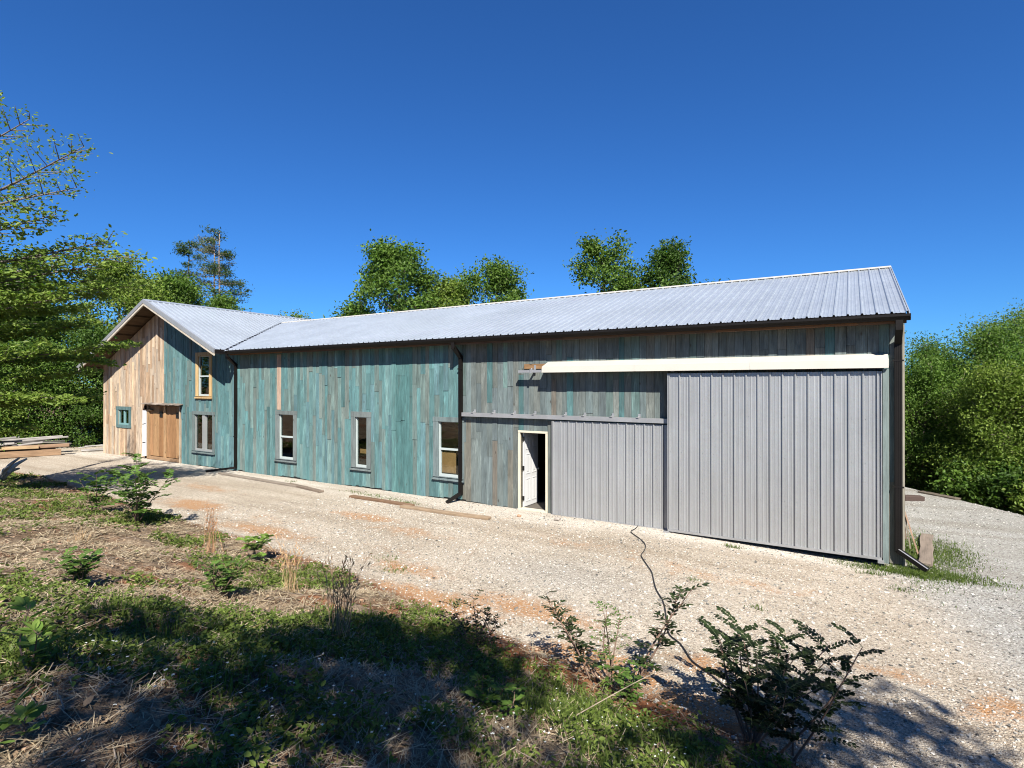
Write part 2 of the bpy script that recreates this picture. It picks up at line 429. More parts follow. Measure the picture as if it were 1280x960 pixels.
def siding(name, spans, zbot, ztop, openings, colour, parent, place, joints=(1.1, 2.6), width=(.13, .20)):
    """upright boards of one wall as ONE mesh; place(u, depth, z) -> world"""
    mb = MB()
    u0, u1 = spans
    u = u0
    while u < u1-.02:
        w = min(random.uniform(*width), u1-u)
        if u1-(u+w) < .06: w = u1-u
        cuts = []
        for (a, b, c, e) in openings:
            if u+w*.5 > a and u+w*.5 < b: cuts.append((c, e))
        zb, zt0, zt1 = zbot(u+w/2), ztop(u), ztop(u+w)
        segs = [(zb+random.uniform(-.03, .02), None)]
        pieces = []
        z = zb+random.uniform(-.02, .02)
        edges = []
        zz = z
        while True:
            l = random.uniform(*joints)
            if zz+l > max(zt0, zt1)-.35: break
            zz += l; edges.append(zz)
        bounds = [z]+edges+[None]
        for a, b in zip(bounds[:-1], bounds[1:]):
            top = min(zt0, zt1) if b is None else b-.004
            parts = [(a, top)]
            for (c, e) in cuts:
                nxt = []
                for (p, q_) in parts:
                    if e <= p or c >= q_: nxt.append((p, q_))
                    else:
                        if c-p > .02: nxt.append((p, c))
                        if q_-e > .02: nxt.append((e, q_))
                parts = nxt
            for (p, q_) in parts:
                off = random.choice((0, 0, .006, .012))+random.uniform(0, .006)
                col = colour(u+w/2, (p+q_)/2, u0)
                g = .0028
                last = b is None and abs(q_-top) < 1e-6
                ta, tb = (zt0, zt1) if last else (q_, q_)
                v = [place(u+g, -.022-off, p), place(u+w-g, -.022-off, p), place(u+w-g, 0, p), place(u+g, 0, p),
                     place(u+g, -.022-off, ta), place(u+w-g, -.022-off, tb), place(u+w-g, 0, tb), place(u+g, 0, ta)]
                mb.add(v, [np.array([(0,3,2,1),(4,5,6,7),(0,1,5,4),(1,2,6,5),(2,3,7,6),(3,0,4,7)])], col)
        u += w
    # nailing girt behind the boards
    v = [place(p, d_, z_) for z_ in (2.53, 2.60) for p, d_ in ((u0+.02, -.001), (u1-.02, -.001), (u1-.02, .010), (u0+.02, .010))]
    mb.add(v, [np.array([(0,3,2,1),(4,5,6,7),(0,1,5,4),(1,2,6,5),(2,3,7,6),(3,0,4,7)])], (.2, .14, .09))
    return mb.build(name, M_siding, parent)

front = lambda u, dpt, z: (u, dpt, z)
_band = {}
def zcol(x):                       # broad stretches of the wall weathered alike
    return vnoise(x, 0, .55, 31)
def teal_col(u, z, u0):
    t = zcol(u)
    if -12.9 < u < -12.1: return pick(TEAL[:3])*np.array([.78, .88, .86])
    if random.random() < .08+.15*(t-.5): return pick(TEAL[6:9])
    return pick(TEAL)
def grey_col(u, z, u0):
    c = pick(GREY)
    if random.random() < .12: c = pick(TEAL[[2,6,7]])*.9
    if random.random() < .04: c = np.array((.19,.17,.14))
    if z < 1.3 and random.random() < .2: c = c*np.array([1.12, .98, .88])
    return c
def gable_col(u, z, u0):
    if u < -26.18 and z > -9:
        return pick(TAN)
    if u > -22.1: return pick(TEAL[[1,3,4,5,9]])
    return pick(TEAL[[0,1,2,4,5,6,7]])*.97

WIN = dict(w1=(-18.52,-17.35,.51,2.37), w2=(-14.64,-13.76,.51,2.43), w3=(-11.23,-10.13,.50,2.36),
           up=(-23.69,-22.55,2.70,4.61), lo=(-23.93,-22.33,.48,2.22), sm=(-30.40,-29.03,1.30,2.29))
def inset(w, d): return (w[0]+d, w[1]-d, w[2]+d, w[3]-d)
op_main = [inset(WIN['w1'], .1), inset(WIN['w2'], .1), inset(WIN['w3'], .1)]
PEAK, SL = (-26.1, 6.86), .438
RT = lambda x: PEAK[1]-SL*abs(x-PEAK[0])
gtop = lambda x: RT(x)-.13
siding('wall', (-20.86, -10.2), lambda x: .02+.04*math.sin(x*1.7), lambda x: 4.43, op_main, teal_col, barn, front)
siding('wall', (-10.2, 0.0), lambda x: (.02 if x < -4 else -.06)+.02*math.sin(x*2.3), lambda x: 4.43, [(-8.29,-7.53,.02,2.04), (-7.2,-.42,-.3,2.3)], grey_col, barn, front)
siding('wall', (-31.76, -20.86), lambda x: .0+.03*math.sin(x*1.3), gtop,
       [inset(WIN['up'], .1), inset(WIN['lo'], .1), inset(WIN['sm'], .1), (-27.95,-24.86,.0,2.42)], gable_col, barn, front)
# remaining walls (ends and back)
endp = lambda u, dpt, z: (-dpt, u, z)
siding('wall', (.0, 10.0), lambda u: -.1, lambda u: 4.62+.331*min(u, 10-u)-.1, [], grey_col, barn, endp)
endl = lambda u, dpt, z: (-31.76+dpt, u, z)
siding('wall', (.0, 14.0), lambda u: 0., lambda u: RT(-31.76)-.12, [], lambda u, z, u0: pick(TAN), barn, endl, width=(.2, .28))
backp = lambda u, dpt, z: (u, 10-dpt, z)
siding('wall', (-20.9, 0.), lambda u: -.05, lambda u: 4.45, [], teal_col, barn, backp, width=(.22, .3))
backl = lambda u, dpt, z: (u, 14-dpt, z)
siding('wall', (-31.76, -20.9), lambda u: -.05, gtop, [], teal_col, barn, backl, width=(.22, .3))
siding('wall', (10., 14.), lambda u: -.05, lambda u: RT(-20.9)-.12, [], teal_col, barn, lambda u, dpt, z: (-20.9-dpt, u, z), width=(.22, .3))
# sheathing right behind the boards, with the same openings, so no gap shows daylight
def sheath(x0, x1, z0, ztop, ops, y0, y1):
    mb = MB(); xs = sorted({x0, x1, *[o[0] for o in ops], *[o[1] for o in ops]})
    for a, b in zip(xs[:-1], xs[1:]):
        m = (a+b)/2
        zs = [(z0, None)]
        for (c, dd, e, f_) in sorted(ops, key=lambda o: o[2]):
            if c < m < dd:
                p = zs.pop()
                if e > p[0]: zs.append((p[0], e))
                zs.append((f_, None))
        for (p, q_) in zs:
            ta, tb = (ztop(a), ztop(b)) if q_ is None else (q_, q_)
            mb.add([(a,y0,p),(b,y0,p),(b,y1,p),(a,y1,p),(a,y0,ta),(b,y0,tb),(b,y1,tb),(a,y1,ta)],
                   [np.array([(0,3,2,1),(4,5,6,7),(0,1,5,4),(1,2,6,5),(2,3,7,6),(3,0,4,7)])])
    return mb
door_op = (-8.29, -7.53, -.06, 2.04)
sheath(-20.86, 0., -.2, lambda x: 4.42, op_main+[door_op], .012, .05).build('sheathing', M_dark, barn)
sheath(-31.75, -20.86, -.2, lambda x: gtop(x)-.01 if x != -20.86 else gtop(x)-.01, [inset(WIN['up'], .1), inset(WIN['lo'], .1), inset(WIN['sm'], .1), (-27.95,-24.86,-.3,2.42)], .012, .05).build('sheathing', M_dark, barn)
sheath(-31.75, PEAK[0], 3, lambda x: gtop(x)-.01, [], .052, .06)
mb = MB()
mb.box(-.05, -.012, .06, 9.95, -.2, 4.3); mb.box(-31.74, -31.70, .06, 13.9, -.2, 4.1); mb.box(-20.8, -.1, 9.93, 9.98, -.2, 4.3); mb.box(-31.7, -20.95, 13.93, 13.98, -.2, 4.3)
mb.build('sheathing', M_dark, barn)
# inside: slab and a few board partitions seen through the glass
MB().box(-31.7, -.06, .06, 9.9, -.18, .022).build('slab', M_slab, barn)
for bb in ((-20.7, -9.0, 3.4, 3.5, .03, 4.2), (-31.6, -21.2, 5.2, 5.3, .03, 4.2), (-9.0, -8.9, .1, 9.8, .03, 4.1), (-16.1, -16.0, .2, 3.38, .03, 4.1)): MB().box(*bb).build('partition', M_far, barn)
for bb in ((-12.2, -10.2, .70, .75, .3, 2.0), (-20.2, -17.2, 1.5, 1.55, 1.5, 3.2), (-15.6, -13.4, .45, .5, 1.02, 1.16)): MB().box(*bb).build('interior_panel', M_inner, barn)

# ------------------------------------------------------------------ roofs
def rib_profile(n, pitch=.2286, h=.032):
    """points (offset along run, height) of a ribbed sheet"""
    pts = []
    for i in range(n):
        u = i*pitch
        pts += [(u, 0), (u+.012, h), (u+.034, h), (u+.05, 0), (u+.10, 0), (u+.11, .005), (u+.125, .005), (u+.135, 0), (u+.17, 0), (u+.18, .005), (u+.195, .005), (u+.205, 0)]
    return pts
EZ, EYv, RY, RZ = 4.585, -.45, 5.0, 6.39         # main roof: eave (y,z), ridge (y,z)
sl_m = (RZ-EZ)/(RY-EYv)
mb = MB()
prof = rib_profile(int(25.4/.2286)); x_start = .07
P = [(x_start-u, h) for u, h in prof if x_start-u > -25.2]
for side in (1, -1):
    vs = []
    for x, h in P:
        y0 = EYv
        if x < -20.88:
            zl = RT(x)
            y0 = min(RY, max(EYv, EYv+(zl-EZ)/sl_m)-.10)
        z0 = EZ+sl_m*(y0-EYv)
        ya, yb = (y0, RY) if side == 1 else (2*RY-y0, RY)
        vs.append((x, ya, z0+h)); vs.append((x, yb, RZ+h))
    n = len(P); k = np.arange(n-1)
    qq = np.stack([2*k, 2*k+1, 2*k+3, 2*k+2], 1)
    mb.add(vs, [qq if side == 1 else qq[:, ::-1]])
roof = mb.build('roof', M_roof, barn)
# deck under the sheet
def slab_poly(mb, pts, t, col):
    top = np.array(pts, float); bot = top-np.array([0, 0, t]); n = len(pts)
    q_ = np.array([(i, (i+1) % n, n+(i+1) % n, n+i) for i in range(n)])
    mb.add(np.concatenate([top, bot]), [np.arange(n), np.arange(n, 2*n)[::-1], q_], col)
mb = MB(); e = .004
for s in (1, -1):
    f = lambda y: y if s == 1 else 2*RY-y
    slab_poly(mb, [(.03, f(-.40), EZ+sl_m*.05-e), (.03, f(5.), RZ-e), (-25.0, f(5.), RZ-e), (-20.95, f(-.40), EZ+sl_m*.05-e)], .05, (.23,.13,.07))
mb.build('roof_deck', M_woodx, roof)
MB().prism([(RY-.16, RZ-.03), (RY, RZ+.028), (RY+.16, RZ-.03), (RY+.16, RZ-.022+.0), (RY, RZ+.042), (RY-.16, RZ-.018)], 'x', -25.0, .085).build('ridge_cap', M_cream, roof)
mb = MB()
for k in range(2):
    sgn = -1 if k == 0 else 1
    y0, y1 = RY+sgn*.0, RY+sgn*(RY-EYv)
    mb.add([(.072,y1,EZ+.025),(.09,y1,EZ+.025),(.09,y0,RZ+.03),(.072,y0,RZ+.03),(.072,y1,EZ-.10),(.09,y1,EZ-.10),(.09,y0,RZ-.09),(.072,y0,RZ-.09)],
           [np.array([(0,1,2,3),(7,6,5,4),(0,4,5,1),(1,5,6,2),(2,6,7,3),(3,7,4,0)])])
mb.build('rake_trim', M_roof, roof)
# wing roof: ridge runs back along Y
WX0, WX1, WY0, WY1 = -32.35, -20.98, -.88, 14.4
prof = rib_profile(int((WY1-WY0)/.2286))
mb = MB()
for side in (1, -1):
    vs = []
    xe = WX1 if side == 1 else WX0
    for u, h in prof:
        y = WY0+u
        vs.append((xe, y, RT(xe)+h)); vs.append((PEAK[0], y, PEAK[1]+h))
    n = len(prof); k = np.arange(n-1); qq = np.stack([2*k, 2*k+2, 2*k+3, 2*k+1], 1)
    mb.add(vs, [qq if side == 1 else qq[:, ::-1]])
wroof = mb.build('roof', M_roofl, barn)
mb = MB()
for xe in (WX0+.02, WX1-.03):
    pts = [(xe, WY0+.05, RT(xe)-e), (PEAK[0], WY0+.05, PEAK[1]-e), (PEAK[0], 14.3, PEAK[1]-e), (xe, 14.3, RT(xe)-e)]
    slab_poly(mb, pts, .035, (.15,.095,.055))
    for t in np.linspace(.06, .97, 8):          # purlin ends carried out under the overhang
        x = PEAK[0]+(xe-PEAK[0])*t
        mb.box(x-.025, x+.025, WY0+.06, .0, RT(x)-.10, RT(x)-.03, (.13,.085,.05))
mb.build('roof_deck', M_woody, wroof)
mb = MB(); mb2 = MB()
for xe in (WX0-.01, WX1+.01):
    def strip(m, y0, y1, up, dn, col):
        m.add([(xe,y0,RT(xe)+up),(PEAK[0],y0,PEAK[1]+up),(PEAK[0],y1,PEAK[1]+up),(xe,y1,RT(xe)+up),(xe,y0,RT(xe)-dn),(PEAK[0],y0,PEAK[1]-dn),(PEAK[0],y1,PEAK[1]-dn),(xe,y1,RT(xe)-dn)],
              [np.array([(0,1,2,3),(7,6,5,4),(0,4,5,1),(1,5,6,2),(2,6,7,3),(3,7,4,0)])], col)
    strip(mb, WY0-.035, WY0+.03, .034, .13, (.5,.5,.5))
    strip(mb2, WY0-.02, WY0+.035, -.132, .235, (.62,.55,.45))
mb.build('rake_trim', M_door, wroof); mb2.build('rake_board', M_woody, wroof)
MB().prism([(PEAK[0]-.16, PEAK[1]-.05), (PEAK[0], PEAK[1]+.025), (PEAK[0]+.16, PEAK[1]-.05), (PEAK[0]+.16, PEAK[1]-.04), (PEAK[0], PEAK[1]+.037), (PEAK[0]-.16, PEAK[1]-.04)], 'y', WY0-.03, 14.4).build('ridge_cap', M_roofl, wroof)
# valley flashing (thin folded strip where both sheets meet)
va = np.array([-20.95, -.42, RT(-20.95)+.012]); vb = np.array([-25.05, RY-.05, 6.40])
MB().obox((va+vb)/2+np.array([0,0,.008]), (vb-va)/2, (.045,.04,0), (0,0,.006)).build('valley_flashing', M_gutter, wroof)

# gutters, fascia, soffit
gz0, gz1 = 4.45, 4.565
gp = [(-.385,gz1),(-.385,gz0),(-.45,gz0),(-.475,gz0+.04),(-.50,gz0+.07),(-.50,gz1),(-.49,gz1),(-.488,gz0+.078),(-.46,gz0+.045),(-.44,gz0+.01),(-.395,gz0+.01),(-.395,gz1)]
MB().prism(gp, 'x', -20.9, .10).build('gutter', M_gutter, barn)
for xx in (.085, -20.9): MB().box(xx, xx+.015, -.496, -.387, gz0+.004, gz1-.002).build('gutter_end_cap', M_gutter, barn)
mb = MB()
x = -20.8
while x < .05:
    l = min(random.uniform(2.2, 4.2), .05-x); c = random.choice([(.24,.13,.07),(.20,.12,.07),(.30,.15,.07),(.17,.11,.075)])
    mb.box(x, x+l-.006, -.38, -.345, 4.40+random.uniform(-.008, .008), 4.565, c); x += l
mb.build('fascia', M_woodx, barn)
mb = MB(); x = -20.8
while x < .03:
    l = min(random.uniform(1.8, 3.6), .03-x); c = random.choice([(.30,.16,.08),(.22,.13,.08),(.36,.19,.09),(.26,.17,.11)])
    for y0, y1 in ((-.342,-.24),(-.236,-.13),(-.126,-.036)):
        mb.box(x, x+l-.005, y0, y1, 4.425+random.uniform(0, .01), 4.447, c)
    x += l
mb.build('soffit', M_woodx, barn)
mb = MB(); mb.box(-21.10, -20.62, -.86, -.55, 4.44, 4.47); mb.box(-21.02, -20.92, -.86, -.5, 4.47, 4.585); mb.build('gutter', M_gutter, barn)

# downspouts (> outlet)
def downspout(x, ztop, zbot, outdir, outlen, w=.052, shiny=False):
    mb = MB()
    yb, yf = -.035, -.115
    mb.box(x-w, x+w, yf, yb, zbot, ztop-.42)
    for k in np.linspace(-.7, .7, 4):
        mb.box(x+k*w-.006, x+k*w+.006, yf-.005, yf, zbot, ztop-.42)
    mb.obox((x, (yf+yb)/2-.145, ztop-.29), (w*.98,0,0), (0,.185,-.15), (0,.03,.036))
    mb.box(x-w*.98, x+w*.98, -.455, -.395, ztop-.19, ztop)
    for zz in (ztop-.75, zbot+1.2):
        mb.box(x-w-.03, x+w+.03, yf-.008, yf+.012, zz, zz+.03)
    o = mb.build('downspout', M_gutter, barn)
    dv = np.array(outdir, float); dv /= np.linalg.norm(dv)
    side = np.cross(dv, (0, 0, 1)); side /= np.linalg.norm(side); up = np.cross(side, dv)
    c0 = np.array((x, -.09, zbot+.03))
    m2 = MB(); m2.obox(c0+dv*outlen/2, dv*outlen/2, side*w, up*.036)
    ob = m2.build('outlet', M_gutter if not shiny else M_gutter, o)
    if shiny:
        m3 = MB(); m3.obox(c0+dv*outlen/2+up*.0375+side*.03, dv*outlen/2, side*.02, up*.0012); m3.build('outlet_glint', M_galv, o)  # pale metal strip on the dark outlet stands in for its shine
    return o
downspout(-10.22, 4.47, .20, (-.35, -.75, -.40), .48)
downspout(-20.90, 4.47, .10, (-.75, -.9, -.10), 1.0)
downspout(-.068, 4.47, .16, (.62, -.28, -.36), .52, .058, True)
# corner trim
mb = MB(); mb.box(.003, .036, -.03, -.004, -.12, 4.40, (.36,.33,.26)); mb.box(.024, .036, -.004, .16, -.12, 4.40, (.42,.38,.30)); mb.build('corner_board', M_woodz, barn)

# ------------------------------------------------------------------ windows
def window(w, casing, ccol, cmat, sash_mat, kind='hung', head=.13, sidew=.185, sill=True, apron=.0):
    x0, x1, z0, z1 = w
    mb = MB(); y0, y1 = -.062, -.0
    c = lambda: np.array(ccol)*random.uniform(.9, 1.1)
    mb.box(x0, x0+sidew, y0, y1, z0+.14, z1-head, c()); mb.box(x1-sidew, x1, y0, y1, z0+.14, z1-head, c())
    mb.box(x0-.01, x1+.01, y0-.006, y1, z1-head, z1, c())
    mb.box(x0-.0, x1+.0, y0, y1, z0, z0+.137, c())
    fr = mb.build('window', cmat, barn)
    if sill:
        s = MB(); s.box(x0-.03, x1+.03, -.10, -.064, z0+.045, z0+.085, c()); s.box(x0+.0, x1-.0, -.085, -.064, z0+.128, z0+.15, c()); s.build('sill', cmat, fr)
    a, b, p, q_ = x0+sidew, x1-sidew, z0+.14, z1-head
    s = MB(); t = .036
    yy0, yy1 = -.012, .05
    tr_s = .022; s.box(a, a+t, yy0, yy1, p, q_); s.box(b-tr_s, b, yy0+.01, yy1, p, q_); s.box(a+t, b-tr_s, yy0+.012, yy1, q_-t*.6, q_); s.box(a+t, b-tr_s, yy0-.012, yy1, p, p+.075)
    if kind == 'hung':
        m = (p+q_)/2; s.box(a+t, b-tr_s, yy0-.006, yy1, m-.028, m+.028)
        s.box(a+t, a+t+.025, yy0-.004, yy1, p+.075, m-.028)
    if kind == 'double':
        m = (a+b)/2; s.box(m-.09, m+.09, yy0-.03, yy1, p, q_)
        s.box(m-.14, m-.092, yy0, yy1-.01, p+.075, q_-t); s.box(m+.092, m+.14, yy0, yy1-.01, p+.075, q_-t)
    if kind == 'slider':
        m = (a+b)/2; s.box(m-.05, m+.05, yy0-.006, yy1, p+.075, q_-t)
    s.build('sash', sash_mat, fr)
    g = MB(); g.box(a+t*.6, b-t*.6, .022, .026, p+.04, q_-t*.6); g.build('pane', M_glass, fr)
    return fr
GC = (.195,.225,.22)
window(WIN['w1'], 0, GC, M_woodz, M_sash, 'hung')['label'] = 'grey framed sash window with a middle rail, far from the corner'
window(WIN['w2'], 0, GC, M_woodz, M_sash, 'plain', head=.17, sidew=.18)['label'] = 'narrow grey framed window without a middle rail'
window(WIN['w3'], 0, (.20,.25,.25), M_woodz, M_sash, 'hung')['label'] = 'sash window half hidden by the downspout'
window(WIN['up'], 0, (.62,.42,.20), M_woodz, M_sash, 'hung', sidew=.17, head=.16)['label'] = 'tall window in a new yellow pine frame'
window(WIN['lo'], 0, (.18,.225,.22), M_woodz, paint_mat('grey_sash', (.19,.195,.19), .6), 'double', sidew=.15)['label'] = 'pair of narrow panes in a grey frame'
window(WIN['sm'], 0, (.12,.20,.20), M_woodz, paint_mat('teal_sash', (.12,.22,.22), .55), 'slider', sidew=.18, head=.15, sill=False)['label'] = 'small teal framed window in the tan boards'
# pale new plank above the first window
MB().box(-18.46, -18.24, -.040, -.0315, 2.40, 4.38, (.55,.40,.30)).build('plank', M_woodz, barn)['label'] = 'pale pinkish new plank above the window'

# ------------------------------------------------------------------ open entry door
mb = MB(); x0, x1, zt = -8.35, -7.47, 2.08
mb.box(x0, x0+.06, -.06, .07, .032, zt-.055); mb.box(x1-.06, x1, -.06, .07, .032, zt-.055); mb.box(x0, x1, -.062, .07, zt-.053, zt)
mb.box(x0, x1, -.085, .10, -.045, .03)
bevel(mb.build('door_frame', M_jamb, barn), .004)
dl = MB(); hx = x0+.065; y0, y1 = .085, .865
dl.box(hx, hx+.036, y0, y1, .04, zt-.075)
door = dl.build('entry_door', M_white, barn); door['label'] = 'white panelled door standing open'
pm = MB()
for (a, b) in ((.10, .34), (.44, .68)):
    for (p, q_) in ((.16, .78), (.90, 1.44), (1.56, 1.88)):
        for (ya, yb, za, zb) in ((y0+a, y0+b, p, p+.028), (y0+a, y0+b, q_-.028, q_), (y0+a, y0+a+.028, p+.028, q_-.028), (y0+b-.028, y0+b, p+.028, q_-.028)):
            pm.box(hx+.0365, hx+.045, ya, yb, za, zb)
        pm.box(hx+.0365, hx+.042, y0+a+.06, y0+b-.06, p+.06, q_-.06)
bevel(pm.build('panel_moulding', M_white, door), .003)
for z in (.22, 1.02, 1.80):
    h = MB(); h.box(hx-.004, hx+.05, .055, .088, z, z+.11); h.tube([(hx+.03, .05, z-.005), (hx+.03, .05, z+.115)], .011, 8); h.build('hinge', M_black, door)
h = MB(); h.tube([(hx+.036, y1-.07, .98), (hx+.085, y1-.07, .98)], .014, 10); h.tube([(hx+.075, y1-.07, .98), (hx+.09, y1-.07, .98), (hx+.105, y1-.07, .98)], [.018, .03, .02], 12); h.build('knob', M_galv, door)
MB().box(-7.465, -7.30, -.05, -.0335, -.06, 2.36, (.15,.165,.15)).build('corner_board', M_woodz, barn)

# ------------------------------------------------------------------ ribbed sliding doors
def sliding_door(x0, x1, z0, z1, yb, pitch, label):
    mb = MB()
    P = []
    n = int((x1-x0)/pitch)+1; u = 0
    for k in range(n):
        for a, h in ((0, 0), (.008, .03), (.030, .03), (.040, 0), (pitch*.42, 0), (pitch*.46, .004), (pitch*.52, .004), (pitch*.56, 0), (pitch*.72, 0), (pitch*.76, .004), (pitch*.82, .004), (pitch*.86, 0)):
            x = x0+k*pitch+a
            if x < x1: P.append((x, h))
    P.append((x1, 0))
    vs = []
    for x, h in P: vs += [(x, yb-h, z0), (x, yb-h, z1)]
    k = np.arange(len(P)-1); mb.add(vs, [np.stack([2*k, 2*k+2, 2*k+3, 2*k+1], 1)])
    mb.box(x0, x1, yb+.003, yb+.045, z0, z1)
    zs = [z0+(z1-z0)*t for t in (.03, .25, .50, .74, .97)]
    for kk in range(n):
        for z in zs:
            x = x0+kk*pitch+.06+random.uniform(-.01, .01)
            if x < x1-.03 and random.random() < .8:
                mb.tube([(x, yb-.001, z), (x, yb-.006, z)], .007, 6)
    d = mb.build('sliding_door', M_door, barn); d['label'] = label
    f = MB(); f.box(x0-.012, x1+.012, yb-.032, yb+.05, z0-.05, z0-.002); f.box(x0-.018, x0-.002, yb-.03, yb+.05, z0, z1); f.box(x1+.002, x1+.018, yb-.03, yb+.05, z0, z1)
    f.build('door_trim', M_galv, d)
    return d
sliding_door(-4.30, -.345, .075, 3.535, -.29, .2286, 'tall ribbed grey sliding door')
sliding_door(-7.285, -4.36, .02, 2.37, -.115, .215, 'lower ribbed grey sliding door')
# lower track
mb = MB(); mb.box(-10.12, -4.37, -.17, -.075, 2.435, 2.515); mb.box(-10.12, -4.37, -.17, -.16, 2.41, 2.435)
trk = mb.build('door_track', M_galv, barn)
for x in (-9.75,-9.1,-8.45,-7.83,-6.95,-6.43,-5.7,-5.05):
    h = MB(); h.box(x-.03, x+.03, -.19, -.034, 2.516, 2.53); h.box(x-.03, x+.03, -.045, -.034, 2.53, 2.60); h.tube([(x, -.12, 2.53), (x, -.12, 2.55)], .018, 6); h.build('bracket', M_galv, trk)
# upper track with cream cover and the header behind it
mb = MB(); mb.box(-8.15, -.24, -.075, -.0335, 3.70, 3.83, (.30,.175,.085)); hd = mb.build('header_board', M_woodx, barn)
mb = MB(); mb.box(-8.2, -.30, -.30, -.215, 3.60, 3.665); tr2 = mb.build('door_track', M_galv, barn)
for x in (-7.82, -6.6, -5.4, -4.2, -3., -1.8, -.6):
    h = MB(); h.box(x-.03, x+.03, -.315, -.076, 3.667, 3.682); h.box(x-.03, x+.03, -.09, -.0765, 3.60, 3.80); h.box(x-.028, x+.028, -.315, -.303, 3.58, 3.667); h.tube([(x, -.26, 3.685), (x, -.26, 3.715)], .022, 6); h.build('bracket', M_galv, tr2)
CA = (-.034, 3.90); CB = (-.37, 3.715); CC = (-.40, 3.585)
cp = [CA, CB, CC, (-.385, 3.58), (-.358, 3.70), (-.034, 3.885)]
cp = [(-.034,3.875),(-.375,3.742),(-.40,3.595),(-.388,3.59),(-.363,3.732),(-.034,3.862)]
mb = MB(); mb.prism(cp, 'x', -7.46, -.235); cov = mb.build('track_cover', M_cream, barn)
mb = MB(); mb.prism([(-.034,3.872),(-.373,3.738),(-.398,3.597),(-.034,3.70)], 'x', -.234, -.226); mb.build('end_cap', M_cream, cov)
for x in (-5.05, -2.6):
    MB().prism([(a-.0025 if a < -.3 else a, b+.0025) for a, b in cp], 'x', x, x+.035).build('seam', M_cream, cov)
# pale green jamb board right of the big door
MB().box(-.318, -.225, -.33, -.0335, -.02, 3.58, (.21,.26,.245)).build('jamb_board', M_woodz, barn)
MB().box(-4.46, -4.36, -.085, -.0335, 2.54, 3.60, (.16,.17,.15)).build('jamb_board', M_woodz, barn)
for bb in ((-.40,-.30,-.35,-.325,-.03,.03), (-4.40,-4.28,-.36,-.325,-.06,.03)): MB().box(*bb).build('door_guide', M_galv, barn)

# ------------------------------------------------------------------ plank double door of the wing
X0, X1 = -27.72, -24.90
dd = []
for a, b in ((-27.55, -26.26), (-26.20, -24.96)):
    mb = MB(); u = a
    while u < b-.01:
        w = min(random.uniform(.19, .30), b-u)
        if b-(u+w) < .08: w = b-u
        c = np.array(random.choice([(.36,.19,.085),(.42,.23,.11),(.33,.17,.075),(.46,.27,.13)]))
        mb.box(u+.003, u+w-.003, .07+random.uniform(0, .008), .105, .16, 2.36, c); u += w
    o = mb.build('plank_door', M_woodz, barn)
    hx_ = b-.34 if a < -27 else b-.30
    hp = MB(); hp.box(hx_-.12, hx_+.12, .052, .068, 1.88, 2.12); hp.tube([(hx_, .052, 2.0), (hx_, .03, 2.0)], .03, 8); hp.build('iron_plate', M_black, o)
mb = MB(); mb.box(-26.31, -26.15, .02, .066, .13, 2.36, (.50,.31,.16)); mb.build('astragal', M_woodz, barn)
mb = MB(); mb.box(-27.62, -24.92, -.03, .14, .02, .13, (.40,.25,.14)); mb.build('threshold', M_woodx, barn)
mb = MB(); mb.box(-24.945, -24.87, -.05, .15, .0, 2.38, (.55,.44,.32)); mb.box(-27.70, -27.56, .0, .15, .0, 2.38, (.40,.26,.14)); mb.box(-27.75, -24.87, -.02, .15, 2.37, 2.46, (.30,.18,.10))
mb.build('door_frame', M_woodz, barn)
mb = MB(); u = -27.80
while u < -24.75:
    w = random.uniform(.22, .42)
    mb.obox((u+w/2, -.11, 2.475+random.uniform(-.01, .02)), (w/2-.004, 0, random.uniform(-.015, .015)), (0, .14, .03), (0, 0, .011), np.array((.33,.27,.22))*random.uniform(.6, 1.4)); u += w
mb.build('shingle_drip', M_woody, barn)
MB().box(-28.0, -27.705, -.036, -.004, .12, 2.16).build('house_wrap', M_wrap, barn)
for z in (.72, 1.55): MB().obox((-27.85, -.039, z), (.13, 0, .02), (0, .003, 0), (0, 0, .018)).build('wrap_tape', M_black, barn)
MB().box(-27.93,-27.2,-.05,.09,2.165,2.2,(.2,.13,.08)).build('ledger', M_woodx, barn)
sheath(-27.9, -24.9, -.1, lambda x: 2.5, [], .16, .2).build('sheathing', M_dark, barn)

